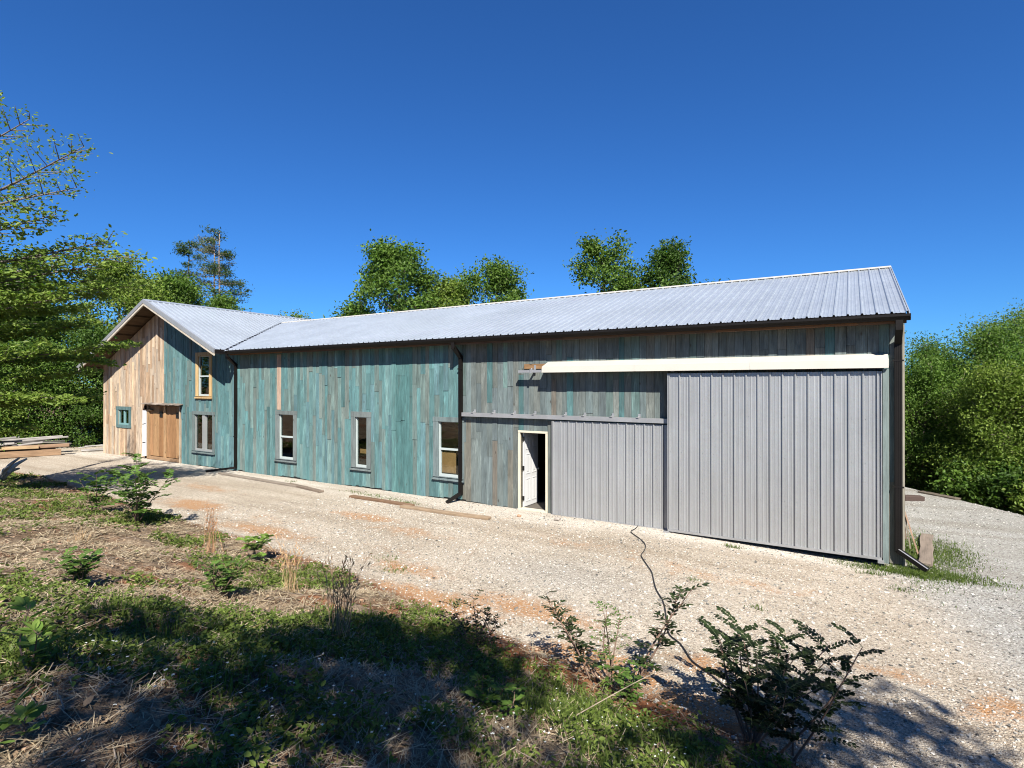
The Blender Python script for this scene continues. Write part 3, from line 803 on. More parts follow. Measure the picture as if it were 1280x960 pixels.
# ------------------------------------------------------------------ loose boards and other objects on the drive
def board(name, p, q_, w, t, col, label, cat='board', group=None, lift=.0, tilt=0.):
    p = np.array(p, float); q_ = np.array(q_, float)
    if len(p) == 2: p = np.append(p, T(*p)+t/2+.004+lift); q_ = np.append(q_, T(*q_)+t/2+.004+lift)
    c = (p+q_)/2; ax = (q_-p)/2; L = np.linalg.norm(ax)
    s = np.cross(ax/L, (0, 0, 1)); s /= np.linalg.norm(s); up = np.cross(s, ax/L)
    s2 = s*math.cos(tilt)+up*math.sin(tilt); u2 = np.cross(s2, ax/L)
    # local space: length along X so that the grain follows the board
    mb = MB(); n = 6
    vs = []; hw, ht = w/2, t/2
    bow = random.uniform(-.02, .02)*L
    for i in range(n+1):
        x = -L+2*L*i/n; zb = bow*(1-(x/L)**2)*.3; j = random.uniform(-.06, .06)*w
        vs += [(x,-hw+j,-ht+zb),(x,hw+j,-ht+zb),(x,hw+j,ht+zb),(x,-hw+j,ht+zb)]
    fs = []
    for i in range(n):
        a = 4*i
        for k in range(4): fs.append((a+k, a+(k+1) % 4, a+4+(k+1) % 4, a+4+k))
    mb.add(vs, [np.array(fs)[:, ::-1], np.array((0,1,2,3)), np.array((4*n+3,4*n+2,4*n+1,4*n))], col)
    o = mb.build(name, M_woodx)
    bevel(o, min(.006, t*.2))
    from mathutils import Matrix
    ex = ax/L
    Mx = Matrix(((ex[0], s2[0], u2[0], c[0]), (ex[1], s2[1], u2[1], c[1]), (ex[2], s2[2], u2[2], c[2]), (0, 0, 0, 1)))
    o.matrix_world = Mx
    return tag(o, label, cat, group)
board('board', (-20.7,-.80), (-15.6,-1.05), .17, .06, (.30,.25,.20), 'longest weathered board lying on the gravel, along the wall under the first window')
board('board', (-16.6,-.93), (-14.6,-1.25), .16, .06, (.24,.185,.14), 'short brown board on the gravel touching the end of the long board')
board('board', (-13.3,-1.28), (-10.9,-1.32), .17, .06, (.23,.14,.085), 'dark brown board on the gravel below the narrow window')
board('board', (-11.1,-1.52), (-8.35,-1.42), .18, .06, (.36,.26,.17), 'light tan board on the gravel in front of the downspout')
board('plank', (.36,.15), (.62,2.7), .22, .07, (.27,.215,.17), 'thick pale plank lying on the grass beside the barn corner', 'plank')
def stick(p, q_, r, col, label):
    o = MB().obox((np.array(p)+q_)/2, (np.array(q_)-p)/2, (r, 0, 0), (0, r*1.6, 0), col).build('lath', M_woodz); return tag(o, label, 'lath', 'laths leaning on the barn end')
stick((.32,.9,-.1), (.035,1.35,1.0), .014, (.34,.22,.15), 'reddish lath leaning on the barn end nearest the corner')
stick((.22,1.3,-.1), (.035,1.1,1.25), .013, (.42,.35,.26), 'pale lath crossing the reddish lath at the barn end')
stick((.20,2.2,-.1), (.04,2.1,1.35), .025, (.30,.22,.16), 'dark lath standing behind the two crossed laths')
def rock(name, p, s, col, label, cat, squash=(1, 1, .6), group=None, seed=0):
    r = np.random.default_rng(seed)
    import bmesh
    bm = bmesh.new(); bmesh.ops.create_icosphere(bm, subdivisions=2, radius=1)
    V = np.array([v.co for v in bm.verts]); F = np.array([[v.index for v in f.verts] for f in bm.faces]); bm.free()
    k = 1+.18*np.sin(V@r.normal(size=3)*2.3+r.random()*6)+.12*np.sin(V@r.normal(size=3)*5)
    V = np.clip(V*k[:, None], -.8, .8)*np.array(squash)*s
    o = MB().add(V, [F], col).build(name, M_stone); o.location = (p[0], p[1], T(p[0], p[1])+s*squash[2]*.5)
    return tag(o, label, cat, group)
# brick-like block near the crest
o = MB().box(-.28,.28,-.11,.11,0,.15,(.055,.037,.03)).build('block', M_stone); o.location = (.72,7.4,T(.72,7.4)-.01); o.rotation_euler = (.05,.04,.5); tag(bevel(o, .015, 2), 'dark brown block on the pale gravel behind the barn corner', 'block')
rock('rock', (-6.9,-.62), .1, (.25,.22,.19), 'grey rock on the gravel by the lower sliding door', 'rock', seed=4)
rock('rock', (-7.9,-.75), .07, (.3,.18,.11), 'reddish rock at the foot of the open door', 'rock', seed=5)
board('board', (1.05,9.0), (1.9,8.3), .25, .05, (.16,.13,.10), 'brown board lying at the crest of the gravel')

def smooth_path(pts, n=8):
    pts = np.array(pts, float); out = []
    P = np.vstack([2*pts[0]-pts[1], pts, 2*pts[-1]-pts[-2]])
    for i in range(1, len(P)-2):
        for t in np.linspace(0, 1, n, endpoint=False):
            a, b, c, dd_ = P[i-1], P[i], P[i+1], P[i+2]
            out.append(.5*((2*b)+(-a+c)*t+(2*a-5*b+4*c-dd_)*t*t+(-a+3*b-3*c+dd_)*t**3))
    out.append(pts[-1]); return np.array(out)
hp = smooth_path([(-5.05,-.2),(-5.0,-.75),(-4.62,-1.25),(-4.28,-2.0),(-4.2,-2.5),(-3.78,-3.1),(-3.5,-3.9),(-3.1,-4.6),(-2.98,-5.2),(-2.68,-5.55),(-2.45,-5.95),(-2.0,-6.3),(-1.7,-6.8)])
hp = hp+np.stack([.035*np.sin(np.arange(len(hp))*.42), .02*np.cos(np.arange(len(hp))*.6)], 1)
hz = terrain(hp[:, 0], hp[:, 1])+.018
tag(MB().tube(np.column_stack([hp, hz]), .009, 8).build('hose', M_rubber, None, True), 'black hose snaking over the gravel from the sliding door to the bush', 'hose')
hp = smooth_path([(-7.9,-.9),(-8.11,-1.4),(-7.6,-2.6),(-7.1,-3.9),(-6.75,-4.7),(-6.5,-5.4)])
tag(MB().tube(np.column_stack([hp, terrain(hp[:, 0], hp[:, 1])+.008]), .007, 6, (.30,.24,.18)).build('cord', M_bark), 'thin tan cord lying across the gravel towards the open door', 'cord')

# lumber pile at the edge of the woods
u = np.array([.32, .947]); nrm = np.array([.947, -.32])
pc = np.array([-33.5, -2.9])
def pile_board(a, b, off, z, w, t, col, label, group=None, tilt=0., dz=0.):
    p = pc+u*a+nrm*off; q_ = pc+u*b+nrm*off
    return board('timber', (*p, z), (*q_, z+dz), w, t, col, label, 'timber', group, tilt=tilt)
pile_board(-2.1, 1.7, .55, .16, .3, .27, (.36,.23,.135), 'large reddish squared timber at the front of the lumber pile')
pile_board(-2.6, 1.5, .15, .18, .32, .32, (.34,.22,.13), 'brown squared timber on the ground behind the front timber', dz=.02)
pile_board(-1.5, .9, .50, .44, .28, .12, (.52,.36,.20), 'yellowish plank on top of the reddish front timber')
pile_board(.3, 2.0, .35, .45, .25, .14, (.34,.22,.14), 'dark short plank on the uphill end of the front timber')
pile_board(-1.9, 1.3, .0, .44, .3, .1, (.40,.28,.18), 'tan plank at mid height of the lumber pile')
for k in range(18):
    a = random.uniform(-2.6, -.6); L = random.uniform(1.2, 3.2)
    pile_board(a, a+L, random.uniform(-.9, .45), .44+.02*k, random.uniform(.14, .24), .035, np.array((.30,.275,.25))*random.uniform(.55, 1.3),
               'weathered grey board in the loose top of the lumber pile', 'grey boards on the lumber pile', random.uniform(-.45, .45), random.uniform(-.3, .2))
for k in range(4):
    a = random.uniform(2.3, 3.0)
    pile_board(a, a+random.uniform(.8, 1.6), random.uniform(-1.1, -.1), .06+.06*k, .16, .04, np.array((.46,.43,.40))*random.uniform(.8, 1.2),
               'pale scrap board in the low heap between the lumber pile and the wing', 'scrap boards by the wing', random.uniform(-.3, .3), random.uniform(-.04, .1))

# ------------------------------------------------------------------ foliage tools
def leaf_quads(mb, P, size, nbias, cols, up=.6, aspect=.55, jitter=.35, dirs=None, bend=.18):
    """one folded leaf per point: 6 vertices, 2 quads sharing the midrib"""
    n = len(P)
    nv = rng.normal(size=(n, 3)); nv /= np.linalg.norm(nv, axis=1)[:, None]
    N = nv+np.array([0, 0, up])+(0 if nbias is None else nbias)
    N /= np.linalg.norm(N, axis=1)[:, None]+1e-9
    D = rng.normal(size=(n, 3)) if dirs is None else dirs
    D = D-(D*N).sum(1)[:, None]*N; D /= np.linalg.norm(D, axis=1)[:, None]+1e-9
    S = np.cross(N, D)
    L = size*(1+rng.uniform(-jitter, jitter, n))[:, None] if np.isscalar(size) else size[:, None]
    w = L*aspect*.5
    b = P; m1 = P+D*L*.33; m2 = P+D*L*.72
    fold = N*w*bend*2
    V = np.stack([b, m1+S*w+fold, m2+S*w*.75+fold, P+D*L, m2-S*w*.75+fold, m1-S*w+fold], 1).reshape(-1, 3)
    i = np.arange(n)[:, None]*6
    q1 = i+np.array([0, 1, 2, 3]); q2 = i+np.array([0, 3, 4, 5])
    mb.add(V, [np.concatenate([q1, q2])], np.repeat(cols, 6, axis=0))

def var_cols(n, a, b, bright=.25):
    t = rng.random(n)[:, None]
    return (np.array(a)*(1-t)+np.array(b)*t)*(1+rng.uniform(-bright, bright, n))[:, None]

G_DARK = ((.036,.075,.014), (.072,.125,.022))
G_MID = ((.058,.112,.018), (.108,.172,.030))
G_YEL = ((.095,.150,.022), (.155,.205,.038))

def grow(r, p0, d0, L, rad, depth, segs, ends, lift=.1):
    """recursive limb: records tube segments and the points that carry leaves"""
    n = 5; path = [np.array(p0, float)]; d0 = np.array(d0, float)/np.linalg.norm(d0)
    for k in range(n):
        d0 = d0+r.normal(size=3)*.13+np.array([0, 0, lift*.3]); d0 /= np.linalg.norm(d0)
        path.append(path[-1]+d0*L/n)
    path = np.array(path)
    segs.append((path, np.linspace(rad, rad*.35, n+1)))
    if depth == 0:
        for k in range(2, n+1): ends.append(path[k])
        return
    for k in range(r.integers(3, 5)):
        t = r.uniform(.35, 1.); i = min(int(t*n), n-1); p = path[i]+(path[i+1]-path[i])*(t*n-i)
        a = r.normal(size=3); a -= a@d0*d0; a /= np.linalg.norm(a)
        nd_ = d0*.65+a*.8+np.array([0, 0, lift])
        grow(r, p, nd_, L*r.uniform(.45, .65), rad*.5, depth-1, segs, ends, lift)
    ends.append(path[-1])

def make_tree(name, label, pos, h, cr, base, nleaf, leaf, pal, seed, cat='tree', group=None, trunk_r=None, prof='round', barkc=(.14,.11,.085), spread=.42, limbs=16, lean=(0, 0), up=.5, clump=1.):
    r = np.random.default_rng(seed)
    x, y = pos; z0 = T(x, y)-.1
    root = empty(name, label, cat, (x, y, z0), group)
    segs = []; ends = []
    tr = trunk_r or h*.014+.03
    n = 8; tp = [np.zeros(3)]
    for k in range(n): tp.append(tp[-1]+np.array([r.normal()*.04*h/n*2+lean[0]*h/n, r.normal()*.04*h/n*2+lean[1]*h/n, h*.93/n]))
    tp = np.array(tp); segs.append((tp, np.linspace(tr, tr*.15, n+1)))
    for k in range(limbs):
        t = base/h+(1-base/h)*(k+.5)/limbs*.97
        i = min(int(t*n), n-1); p = tp[i]+(tp[i+1]-tp[i])*(t*n-i)
        f = (t-base/h)/(1-base/h)
        rr = {'round': math.sin(math.pi*min(1, .18+.80*f))**.7, 'cone': 1.05-f*.9, 'oval': math.sin(math.pi*(.08+.86*f))**.5, 'column': .8+.25*math.sin(f*9)}[prof]
        az = k*2.4+r.uniform(-.5, .5); el = .15+.75*f
        d0 = np.array([math.cos(az), math.sin(az), el])
        grow(r, p, d0, cr*rr*r.uniform(.75, 1.1)*.8, tr*.38*(1-f*.6), 1, segs, ends, .12)
    ends.append(tp[-1]); ends.append(tp[-2])
    tm = MB()
    for pth, rad in segs:
        tm.tube(pth, np.maximum(rad, .008), 6, barkc)
    tm.build('trunk', M_bark, root, True)
    E_ = np.array(ends); m = len(E_)
    idx = r.integers(0, m, nleaf)
    cb = 1+r.uniform(-.28, .28, m)
    hue = r.random(m)
    P = E_[idx]+np.clip(r.normal(size=(nleaf, 3)), -1.7, 1.7)*np.array([1, 1, .75])*spread*clump*(.6+.8*r.random(m))[idx][:, None]
    t = np.clip(hue[idx]+r.uniform(-.35, .35, nleaf), 0, 1)[:, None]
    cols = (np.array(pal[0])*(1-t)+np.array(pal[1])*t)*cb[idx][:, None]*(1+r.uniform(-.2, .2, nleaf))[:, None]
    lm = MB(); leaf_quads(lm, P, leaf, None, cols, up)
    lm.build('crown', M_leaf, root)
    return root

# ---- trees left of / behind the wing
tl = [
 ('tree', 'tall bushy tree at the left edge behind the lumber pile', (-41.5,-1.5), 9.5, 3.6, 1.0, 15000, .22, G_MID, 'round'),
 ('tree', 'broad bright green tree rising just left of the wing gable', (-41.0,4.4), 11.4, 3.8, 1.2, 17000, .22, G_YEL, 'round'),
 ('tree', 'dense tree crown directly behind the peak of the wing gable', (-43.0,8.6), 11.6, 3.6, 1.5, 15000, .24, G_MID, 'round'),
 ('tree', 'dark tree standing deeper in the woods left of the wing', (-46.5,1.5), 11.0, 3.6, 1.0, 12000, .25, G_DARK, 'oval'),
 ('tree', 'dark low tree in shade between lumber pile and wing', (-37.8,2.6), 6.4, 2.6, .4, 13000, .19, G_DARK, 'round'),
 ('tree', 'low spreading tree right behind the lumber pile', (-37.5,-1.2), 5.4, 2.4, .3, 11000, .17, G_MID, 'round'),
 ('tree', 'mid green tree at the far left edge of the woods', (-39.5,-6.0), 9.2, 3.6, .8, 13000, .22, G_DARK, 'round'),
 ('tree', 'green tree behind the wing roof beside the two pines', (-47.0,15.0), 11.2, 3.2, 1.5, 11000, .26, G_MID, 'round'),
 ('tree', 'short green tree showing above the wing ridge right of the pines', (-42.0,17.5), 9.2, 2.2, 1.5, 8000, .24, G_YEL, 'oval'),
 ('tree', 'small pointed tree above the wing ridge nearest the long roof', (-39.5,20.5), 9.0, 1.8, 1.5, 6000, .22, G_MID, 'cone'),
]
for k, (nm, lb, ps, h, cr, bs, nl, lf, pal, pf) in enumerate(tl):
    make_tree(nm, lb, ps, h, cr, bs, int(nl*1.6), lf*.8, pal, 100+k, prof=pf, group='trees at the edge of the left woods', limbs=20, spread=.5)
def pine(label, pos, h, seed, cr=2.2, pale=False, bare=.45):
    r = np.random.default_rng(seed); x, y = pos; z0 = T(x, y)-.1
    root = empty('pine_tree', label, 'pine tree', (x, y, z0), 'pines above the wing roof')
    tm = MB(); tp = np.array([(r.normal()*.08, r.normal()*.08, h*k/7) for k in range(8)]); tm.tube(tp, np.linspace(.16, .04, 8), 7, (.17,.13,.10))
    pts = []
    for k in range(26):
        t = r.uniform(bare, 1.); az = r.uniform(0, 6.28); L = cr*(1.1-.75*(t-bare)/(1-bare))*r.uniform(.5, 1.1)
        p0 = np.array([0, 0, h*t]); p1 = p0+np.array([math.cos(az)*L, math.sin(az)*L, L*r.uniform(-.05, .4)])
        tm.tube([p0, (p0+p1)/2+np.array([0, 0, -.05*L]), p1], [.04, .028, .012], 5, (.16,.13,.10))
        for s in np.linspace(.45, 1., 4): pts.append(p0+(p1-p0)*s)
    pts.append(np.array([0, 0, h]))
    tm.build('trunk', M_bark, root, True)
    E_ = np.array(pts); n = 3800; idx = r.integers(0, len(E_), n)
    P = E_[idx]+r.normal(size=(n, 3))*np.array([.26, .26, .13])
    c = var_cols(n, (.032,.065,.02), (.06,.095,.026)) if not pale else var_cols(n, (.10,.12,.07), (.16,.17,.11))
    lm = MB(); leaf_quads(lm, P, .26, None, c, .9, .22); lm.build('crown', M_leaf, root)
pine('taller pine with open dark tufts above the wing roof', (-50.5,17.0), 17.6, 301, 3.0)
pine('shorter thin pine left of the taller pine', (-52.0,15.0), 16.2, 302, 2.0, bare=.6)
pine('pale bare topped pine between dark pines', (-54.0,18.5), 17.8, 303, 3.4, True, .7)

# ---- trees behind the long roof
make_tree('tree', 'tallest dark green tree standing behind the middle of the long roof', (-25.5,13.5), 12.3, 3.2, 2.0, 26000, .19, G_MID, 201, group='trees behind the long roof', prof='oval', limbs=24, spread=.42)
make_tree('tree', 'small round tree at the left foot of the tallest one behind the roof', (-28.5,13.0), 8.9, 2.0, 2.0, 8000, .19, G_MID, 202, group='trees behind the long roof', spread=.36)
make_tree('tree', 'yellow green tree with a rounded crown behind the long roof', (-23.0,16.5), 10.7, 3.0, 2.0, 20000, .18, G_YEL, 203, group='trees behind the long roof', spread=.5)
make_tree('tree', 'loose tree with feathery shoots right of the yellowish one', (-20.0,17.0), 11.6, 3.0, 2.0, 18000, .18, G_MID, 204, group='trees behind the long roof', prof='round', spread=.44)
make_tree('tree', 'loose sparse dark tree behind the roof left of the round one', (-14.6,20.0), 12.5, 3.3, 3.0, 15000, .18, G_MID, 205, group='trees behind the long roof', prof='oval', spread=.36)
make_tree('tree', 'compact dark tree behind the roof nearest its right end', (-10.4,22.5), 12.3, 3.8, 3.0, 22000, .18, G_DARK, 206, group='trees behind the long roof', prof='round', spread=.42)

# ---- woods below the gravel crest on the right
tr_ = [
 ('feathery green tree next to the barn corner beyond the gravel', (2.0,15.5), 6.1, 3.0, .6, G_MID),
 ('bushy tree in the middle of the right woods', (3.6,14.2), 7.4, 2.8, .4, G_MID),
 ('taller pale topped tree at the right edge of the woods', (6.3,20.5), 12.2, 2.8, 1.0, G_YEL),
 ('dense dark tree behind the middle of the right woods', (3.2,20.5), 7.7, 3.2, 1.0, G_DARK),
 ('leafy tree close to the crest at the right edge', (5.4,11.5), 6.9, 2.6, .3, G_MID),
 ('low leafy tree at the crest close to the barn corner', (1.6,13.0), 4.8, 2.2, .2, G_MID),
 ('sunlit low tree at the crest right of the block', (3.3,10.6), 4.6, 2.0, .2, G_YEL),
 ('green tree beyond the crest outside the right edge', (9.0,9.0), 8.2, 3.0, .5, G_MID),
 ('dark green tree farther right beyond the crest', (10.5,14.5), 10.0, 3.2, .5, G_DARK),
 ('yellow green tree behind the barn corner beyond the gravel', (-.5,17.5), 4.9, 2.6, .5, G_YEL),
]
for k, (lb, ps, h, cr, bs, pal) in enumerate(tr_):
    make_tree('tree', lb, ps, h, cr, bs, 46000 if k < 7 else 16000, .078 if k < 7 else .12, pal, 400+k, group='trees beyond the gravel crest', prof='oval', limbs=30, spread=.32, up=.3)

# ---- bushes along the woods' foot
bl = [((-36.2,.8),1.9,G_DARK,'shrub by the right end of the lumber pile'), ((-37.0,-3.0),2.4,G_YEL,'bright yellow green shrub behind the lumber pile'),
      ((-35.6,3.2),1.6,G_MID,'low shrub beside the wing corner'), ((-33.8,-4.4),1.3,G_MID,'small shrub at the left end of the lumber pile'),
      ((2.4,9.6),1.2,G_MID,'low weedy shrub on the gravel crest nearest the barn'), ((4.1,8.0),1.4,G_YEL,'low weedy shrub on the gravel crest at the right edge'), ((3.1,9.3),1.5,G_DARK,'dark low shrub between the two crest shrubs')]
for k, (ps, h, pal, lb) in enumerate(bl):
    make_tree('shrub', lb, ps, h, h*.75, .05, 5200, .12, pal, 500+k, cat='shrub', group='shrubs at the foot of the woods', limbs=12, spread=.24, trunk_r=.03)

# ---- layered tree at the left edge: long level limbs with flat sprays of leaves
def layered_tree():
    r = np.random.default_rng(77)
    bx, by = -21.6, -9.2; z0 = T(bx, by)-.1
    root = empty('layered_tree', 'near tree at the left edge with long level limbs and flat leaf sprays', 'tree', (bx, by, z0))
    tm = MB(); P = []; D = []
    def W(x, y, z): return np.array([x-bx, y-by, z-z0])
    trunk = [W(bx, by, z0), W(bx+.1, by+.1, 2.5), W(bx-.05, by+.2, 5), W(bx+.15, by+.1, 7.5), W(bx+.1, by, 10.5)]
    tm.tube(smooth_path(trunk, 5), np.linspace(.2, .05, 21), 9, (.13,.105,.085))
    limbs = [((0,3.4),(-18.6,-4.9,4.45)), ((0,3.0),(-19.6,-5.4,3.7)), ((0,2.6),(-20.6,-5.0,2.9)), ((0,4.0),(-19.3,-5.7,4.95)), ((0,4.4),(-18.0,-6.6,5.5)), ((0,5.0),(-17.2,-6.1,6.35)), ((0,5.3),(-18.3,-5.5,6.2)),
             ((0,5.6),(-18.9,-6.0,6.9)), ((0,6.0),(-17.2,-7.0,7.4)), ((0,6.4),(-16.6,-6.8,8.0)), ((0,6.9),(-15.7,-7.0,8.7)), ((0,5.6),(-16.5,-5.6,6.6)), ((0,5.9),(-17.2,-5.9,7.0)), ((0,5.0),(-17.4,-5.0,6.0)), ((0,7.4),(-17.2,-7.5,9.5)), ((0,7.9),(-18.4,-7.9,10.3)),
             ((0,3.3),(-22.0,-5.2,3.6)), ((0,4.6),(-22.5,-5.6,5.2)), ((0,5.6),(-22.2,-5.8,6.6)), ((0,4.2),(-18.4,-11.5,4.8)), ((0,6.2),(-19.0,-11.6,7.2)), ((0,8.6),(-22.8,-7.6,10.6)), ((0,2.2),(-20.4,-6.5,2.1)),((0,3.8),(-20.6,-4.6,4.0)), ((0,4.9),(-20.4,-5.2,5.6)),((0,2.9),(-18.9,-6.0,2.9))]
    for (o_, zs), tip in limbs:
        p0 = W(bx, by, zs); p1 = W(*tip); mid = (p0+p1)/2+np.array([r.normal()*.25, r.normal()*.25, -.05+.25*r.random()])
        path = smooth_path([p0, mid, p1], 8); n = len(path)
        tm.tube(path, np.linspace(.055, .008, n), 6, (.12,.10,.085))
        L = np.linalg.norm(p1-p0); axis = (p1-p0)/L; side = np.cross(axis, (0, 0, 1)); side /= np.linalg.norm(side)
        upper = tip[2] > 6.1
        for k in range(26):
            t = .25+.75*k/25; q0 = path[min(int(t*(n-1)), n-1)]
            sg = 1 if k % 2 else -1
            l = (1.35-.95*t)*r.uniform(.55, 1.15)*L/4.2
            dd_ = axis*r.uniform(.4, .9)+side*sg*r.uniform(.6, 1.)+np.array([0, 0, r.normal()*.12+(.26 if tip[2] > 7.7 else .03)])
            dd_ /= np.linalg.norm(dd_); q1 = q0+dd_*l+np.array([0, 0, -.05*l])
            tm.tube([q0, (q0+q1)/2, q1], [.012, .009, .004], 4, (.12,.10,.085))
            m = int(84*l)+8
            if upper: m = int(m*(.42 if tip[2] > 7.7 else .36))
            s = r.uniform(.15, 1.08, m)
            pt = q0+(q1-q0)*s[:, None]+r.normal(size=(m, 3))*np.array([.12, .12, .045])
            P.append(pt); sd = np.where(r.random(m) > .5, 1, -1)[:, None]
            D.append(dd_*.6+np.cross(dd_, (0, 0, 1))*sd*.9+r.normal(size=(m, 3))*.3)
    tm.build('trunk', M_bark, root, True)
    P = np.concatenate(P); D = np.concatenate(D); n = len(P)
    lm = MB(); leaf_quads(lm, P, np.where(P[:, 2] > 7.3, .085, .112)*rng.uniform(.7, 1.3, n), None, var_cols(n, (.10,.16,.026), (.18,.235,.048)), .8, .5, .35, D); lm.build('crown', M_leaf, root)
layered_tree()

# ---- trees standing behind the photographer (their crowns shade the bank)
make_tree('tree', 'tall tree on the bank whose crown shades the foreground', (2.5,-17.0), 10.2, 3.9, 4.2, 9300, .17, G_MID, 601, limbs=17, spread=.30, prof='round')
make_tree('tree', 'slender tree on the bank shading the edge of the drive', (5.2,-14.5), 9.4, 2.2, 4.6, 2100, .17, G_MID, 602, limbs=12, spread=.27, prof='round')

# ------------------------------------------------------------------ near plants
def ovate(mb, P, D, N, L, w, cols):
    """rounded leaflets: 8-vertex outline as 2 hexagon-ish halves"""
    n = len(P); D = D/np.linalg.norm(D, axis=1)[:, None]; N = N-(N*D).sum(1)[:, None]*D; N /= np.linalg.norm(N, axis=1)[:, None]+1e-9
    S = np.cross(N, D); L = np.asarray(L).reshape(-1, 1); w = np.asarray(w).reshape(-1, 1)
    f = N*w*.25
    V = np.stack([P, P+D*L*.22+S*w*.8+f, P+D*L*.55+S*w+f, P+D*L*.85+S*w*.6+f*.6, P+D*L, P+D*L*.85-S*w*.6+f*.6, P+D*L*.55-S*w+f, P+D*L*.22-S*w*.8+f], 1).reshape(-1, 3)
    i = np.arange(n)[:, None]*8
    mb.add(V, [np.concatenate([i+np.array([0, 1, 2, 3]), i+np.array([0, 3, 4, 4])[[0, 1, 2, 2]][[0, 1, 2, 2]]])[:0], np.concatenate([i+np.array([0, 1, 2]), i+np.array([0, 2, 3]), i+np.array([0, 3, 4]), i+np.array([0, 4, 5]), i+np.array([0, 5, 6]), i+np.array([0, 6, 7])])] if False else
           [np.concatenate([i+np.array([0, 1, 2]), i+np.array([0, 2, 3]), i+np.array([0, 3, 4]), i+np.array([0, 4, 5]), i+np.array([0, 5, 6]), i+np.array([0, 6, 7])])], np.repeat(cols, 8, axis=0))

def pinnate_plant(name, label, pos, stems, h, rachis, nfrond, pairs, lw, pal, seed, group=None, spread=.5, cat='sapling', lean=(0, 0), simple=False, stemc=(.16,.10,.07), droop=.25):
    r = np.random.default_rng(seed); x, y = pos; z0 = T(x, y)-.03
    root = empty(name, label, cat, (x, y, z0), group)
    sm = MB(); lm = MB(); PP = []; DD = []; NN = []; LL = []; WW = []
    for s in range(stems):
        az = s*2.4+r.uniform(-.4, .4); tipr = spread*r.uniform(.35, 1.)*(0 if stems == 1 else 1)
        hh = h*r.uniform(.75, 1.05)
        tip = np.array([math.cos(az)*tipr+lean[0], math.sin(az)*tipr+lean[1], hh])
        path = smooth_path([np.array([r.normal()*.03, r.normal()*.03, 0]), tip*.45+np.array([r.normal()*.05, r.normal()*.05, .08*hh]), tip], 6)
        sm.tube(path, np.linspace(.011, .003, len(path))*(h/.9)**.5, 6, stemc)
        n = len(path)
        for k in range(nfrond):
            t = .22+.78*(k+.5)/nfrond; q0 = path[min(int(t*(n-1)+.5), n-1)]
            a = k*2.4+r.uniform(-.3, .3)
            d0 = np.array([math.cos(a), math.sin(a), .45+.5*t]); d0 /= np.linalg.norm(d0)
            l = rachis*r.uniform(.6, 1.15)*(1-.25*t)
            if simple:
                m = pairs; ss = np.linspace(.1, 1, m)*l*1.
            npt = 6; rp = [q0]
            dd_ = d0.copy()
            for j in range(npt): dd_ = dd_+np.array([0, 0, -droop/npt*2]); rp.append(rp[-1]+dd_/np.linalg.norm(dd_)*l/npt)
            rp = np.array(rp); sm.tube(rp, np.linspace(.0035, .0015, npt+1), 4, (.10,.13,.05) if not simple else stemc)
            for j in range(pairs):
                tt = .18+.80*j/max(pairs-1, 1); f = tt*npt; i0 = min(int(f), npt-1); p = rp[i0]+(rp[i0+1]-rp[i0])*(f-i0)
                ax = rp[i0+1]-rp[i0]; ax /= np.linalg.norm(ax); sd = np.cross(ax, (0, 0, 1)); sd /= np.linalg.norm(sd)+1e-6
                for sg in (1, -1):
                    PP.append(p); DD.append(sd*sg+ax*(.35 if not simple else .9)+r.normal(size=3)*.12); NN.append(np.cross(sd, ax)*1+r.normal(size=3)*.25)
                    LL.append(lw[0]*r.uniform(.75, 1.15)); WW.append(lw[1]*.5*r.uniform(.8, 1.1))
            PP.append(rp[-1]); DD.append(dd_+0); NN.append(np.array([0, 0, 1.])+r.normal(size=3)*.3); LL.append(lw[0]); WW.append(lw[1]*.5)
    sm.build('stem', M_bark, root, True)
    n = len(PP); ovate(lm, np.array(PP), np.array(DD), np.array(NN), LL, WW, var_cols(n, *pal)); lm.build('leaves', M_weed, root)
    return root
DK_SHADE = ((.013,.023,.008), (.028,.044,.013)); MD = ((.05,.10,.018), (.09,.15,.03)); LT = ((.10,.17,.03), (.16,.23,.05)); RD = ((.05,.05,.02), (.09,.06,.03))  # first palette: leaf colours darkened to carry the shade of the crowns overhead
pinnate_plant('sapling', 'dark leafy sapling at the bank edge left of its larger neighbour', (-16.5,-6.45), 4, 1.25, .42, 9, 6, (.10,.06), MD, 11, 'saplings on the far end of the bank', .45)
pinnate_plant('sapling', 'larger spreading sapling at the bank edge in front of the wing', (-14.4,-6.5), 6, 1.45, .5, 11, 7, (.10,.06), MD, 12, 'saplings on the far end of the bank', .85)
pinnate_plant('bush', 'big dark locust bush with paired leaflets at the edge of the drive', (-1.58,-7.35), 13, .98, .34, 10, 9, (.050,.030), DK_SHADE, 13, None, .62, 'bush', (.05,.1))
pinnate_plant('bush_shoot', 'arching locust shoot reaching right beside the big dark bush', (-1.30,-7.25), 3, 1.12, .34, 10, 9, (.05,.03), DK_SHADE, 14, None, .25, 'bush', (.42,.1))
pinnate_plant('sapling', 'dark slender sapling leaning over the hose on the drive edge', (-2.80,-7.0), 2, 1.28, .17, 17, 3, (.08,.030), DK_SHADE, 15, 'saplings along the drive edge', .12, lean=(.42,.3), simple=True)
pinnate_plant('sapling', 'low dark sapling leaning left over the red clay', (-3.15,-7.15), 3, .75, .16, 14, 3, (.07,.026), DK_SHADE, 16, 'saplings along the drive edge', .2, lean=(-.65,.2), simple=True)
pinnate_plant('sapling', 'thin pale green sapling standing between the two dark saplings', (-3.05,-6.95), 3, .85, .2, 10, 4, (.05,.018), MD, 17, 'saplings along the drive edge', .2, simple=True)
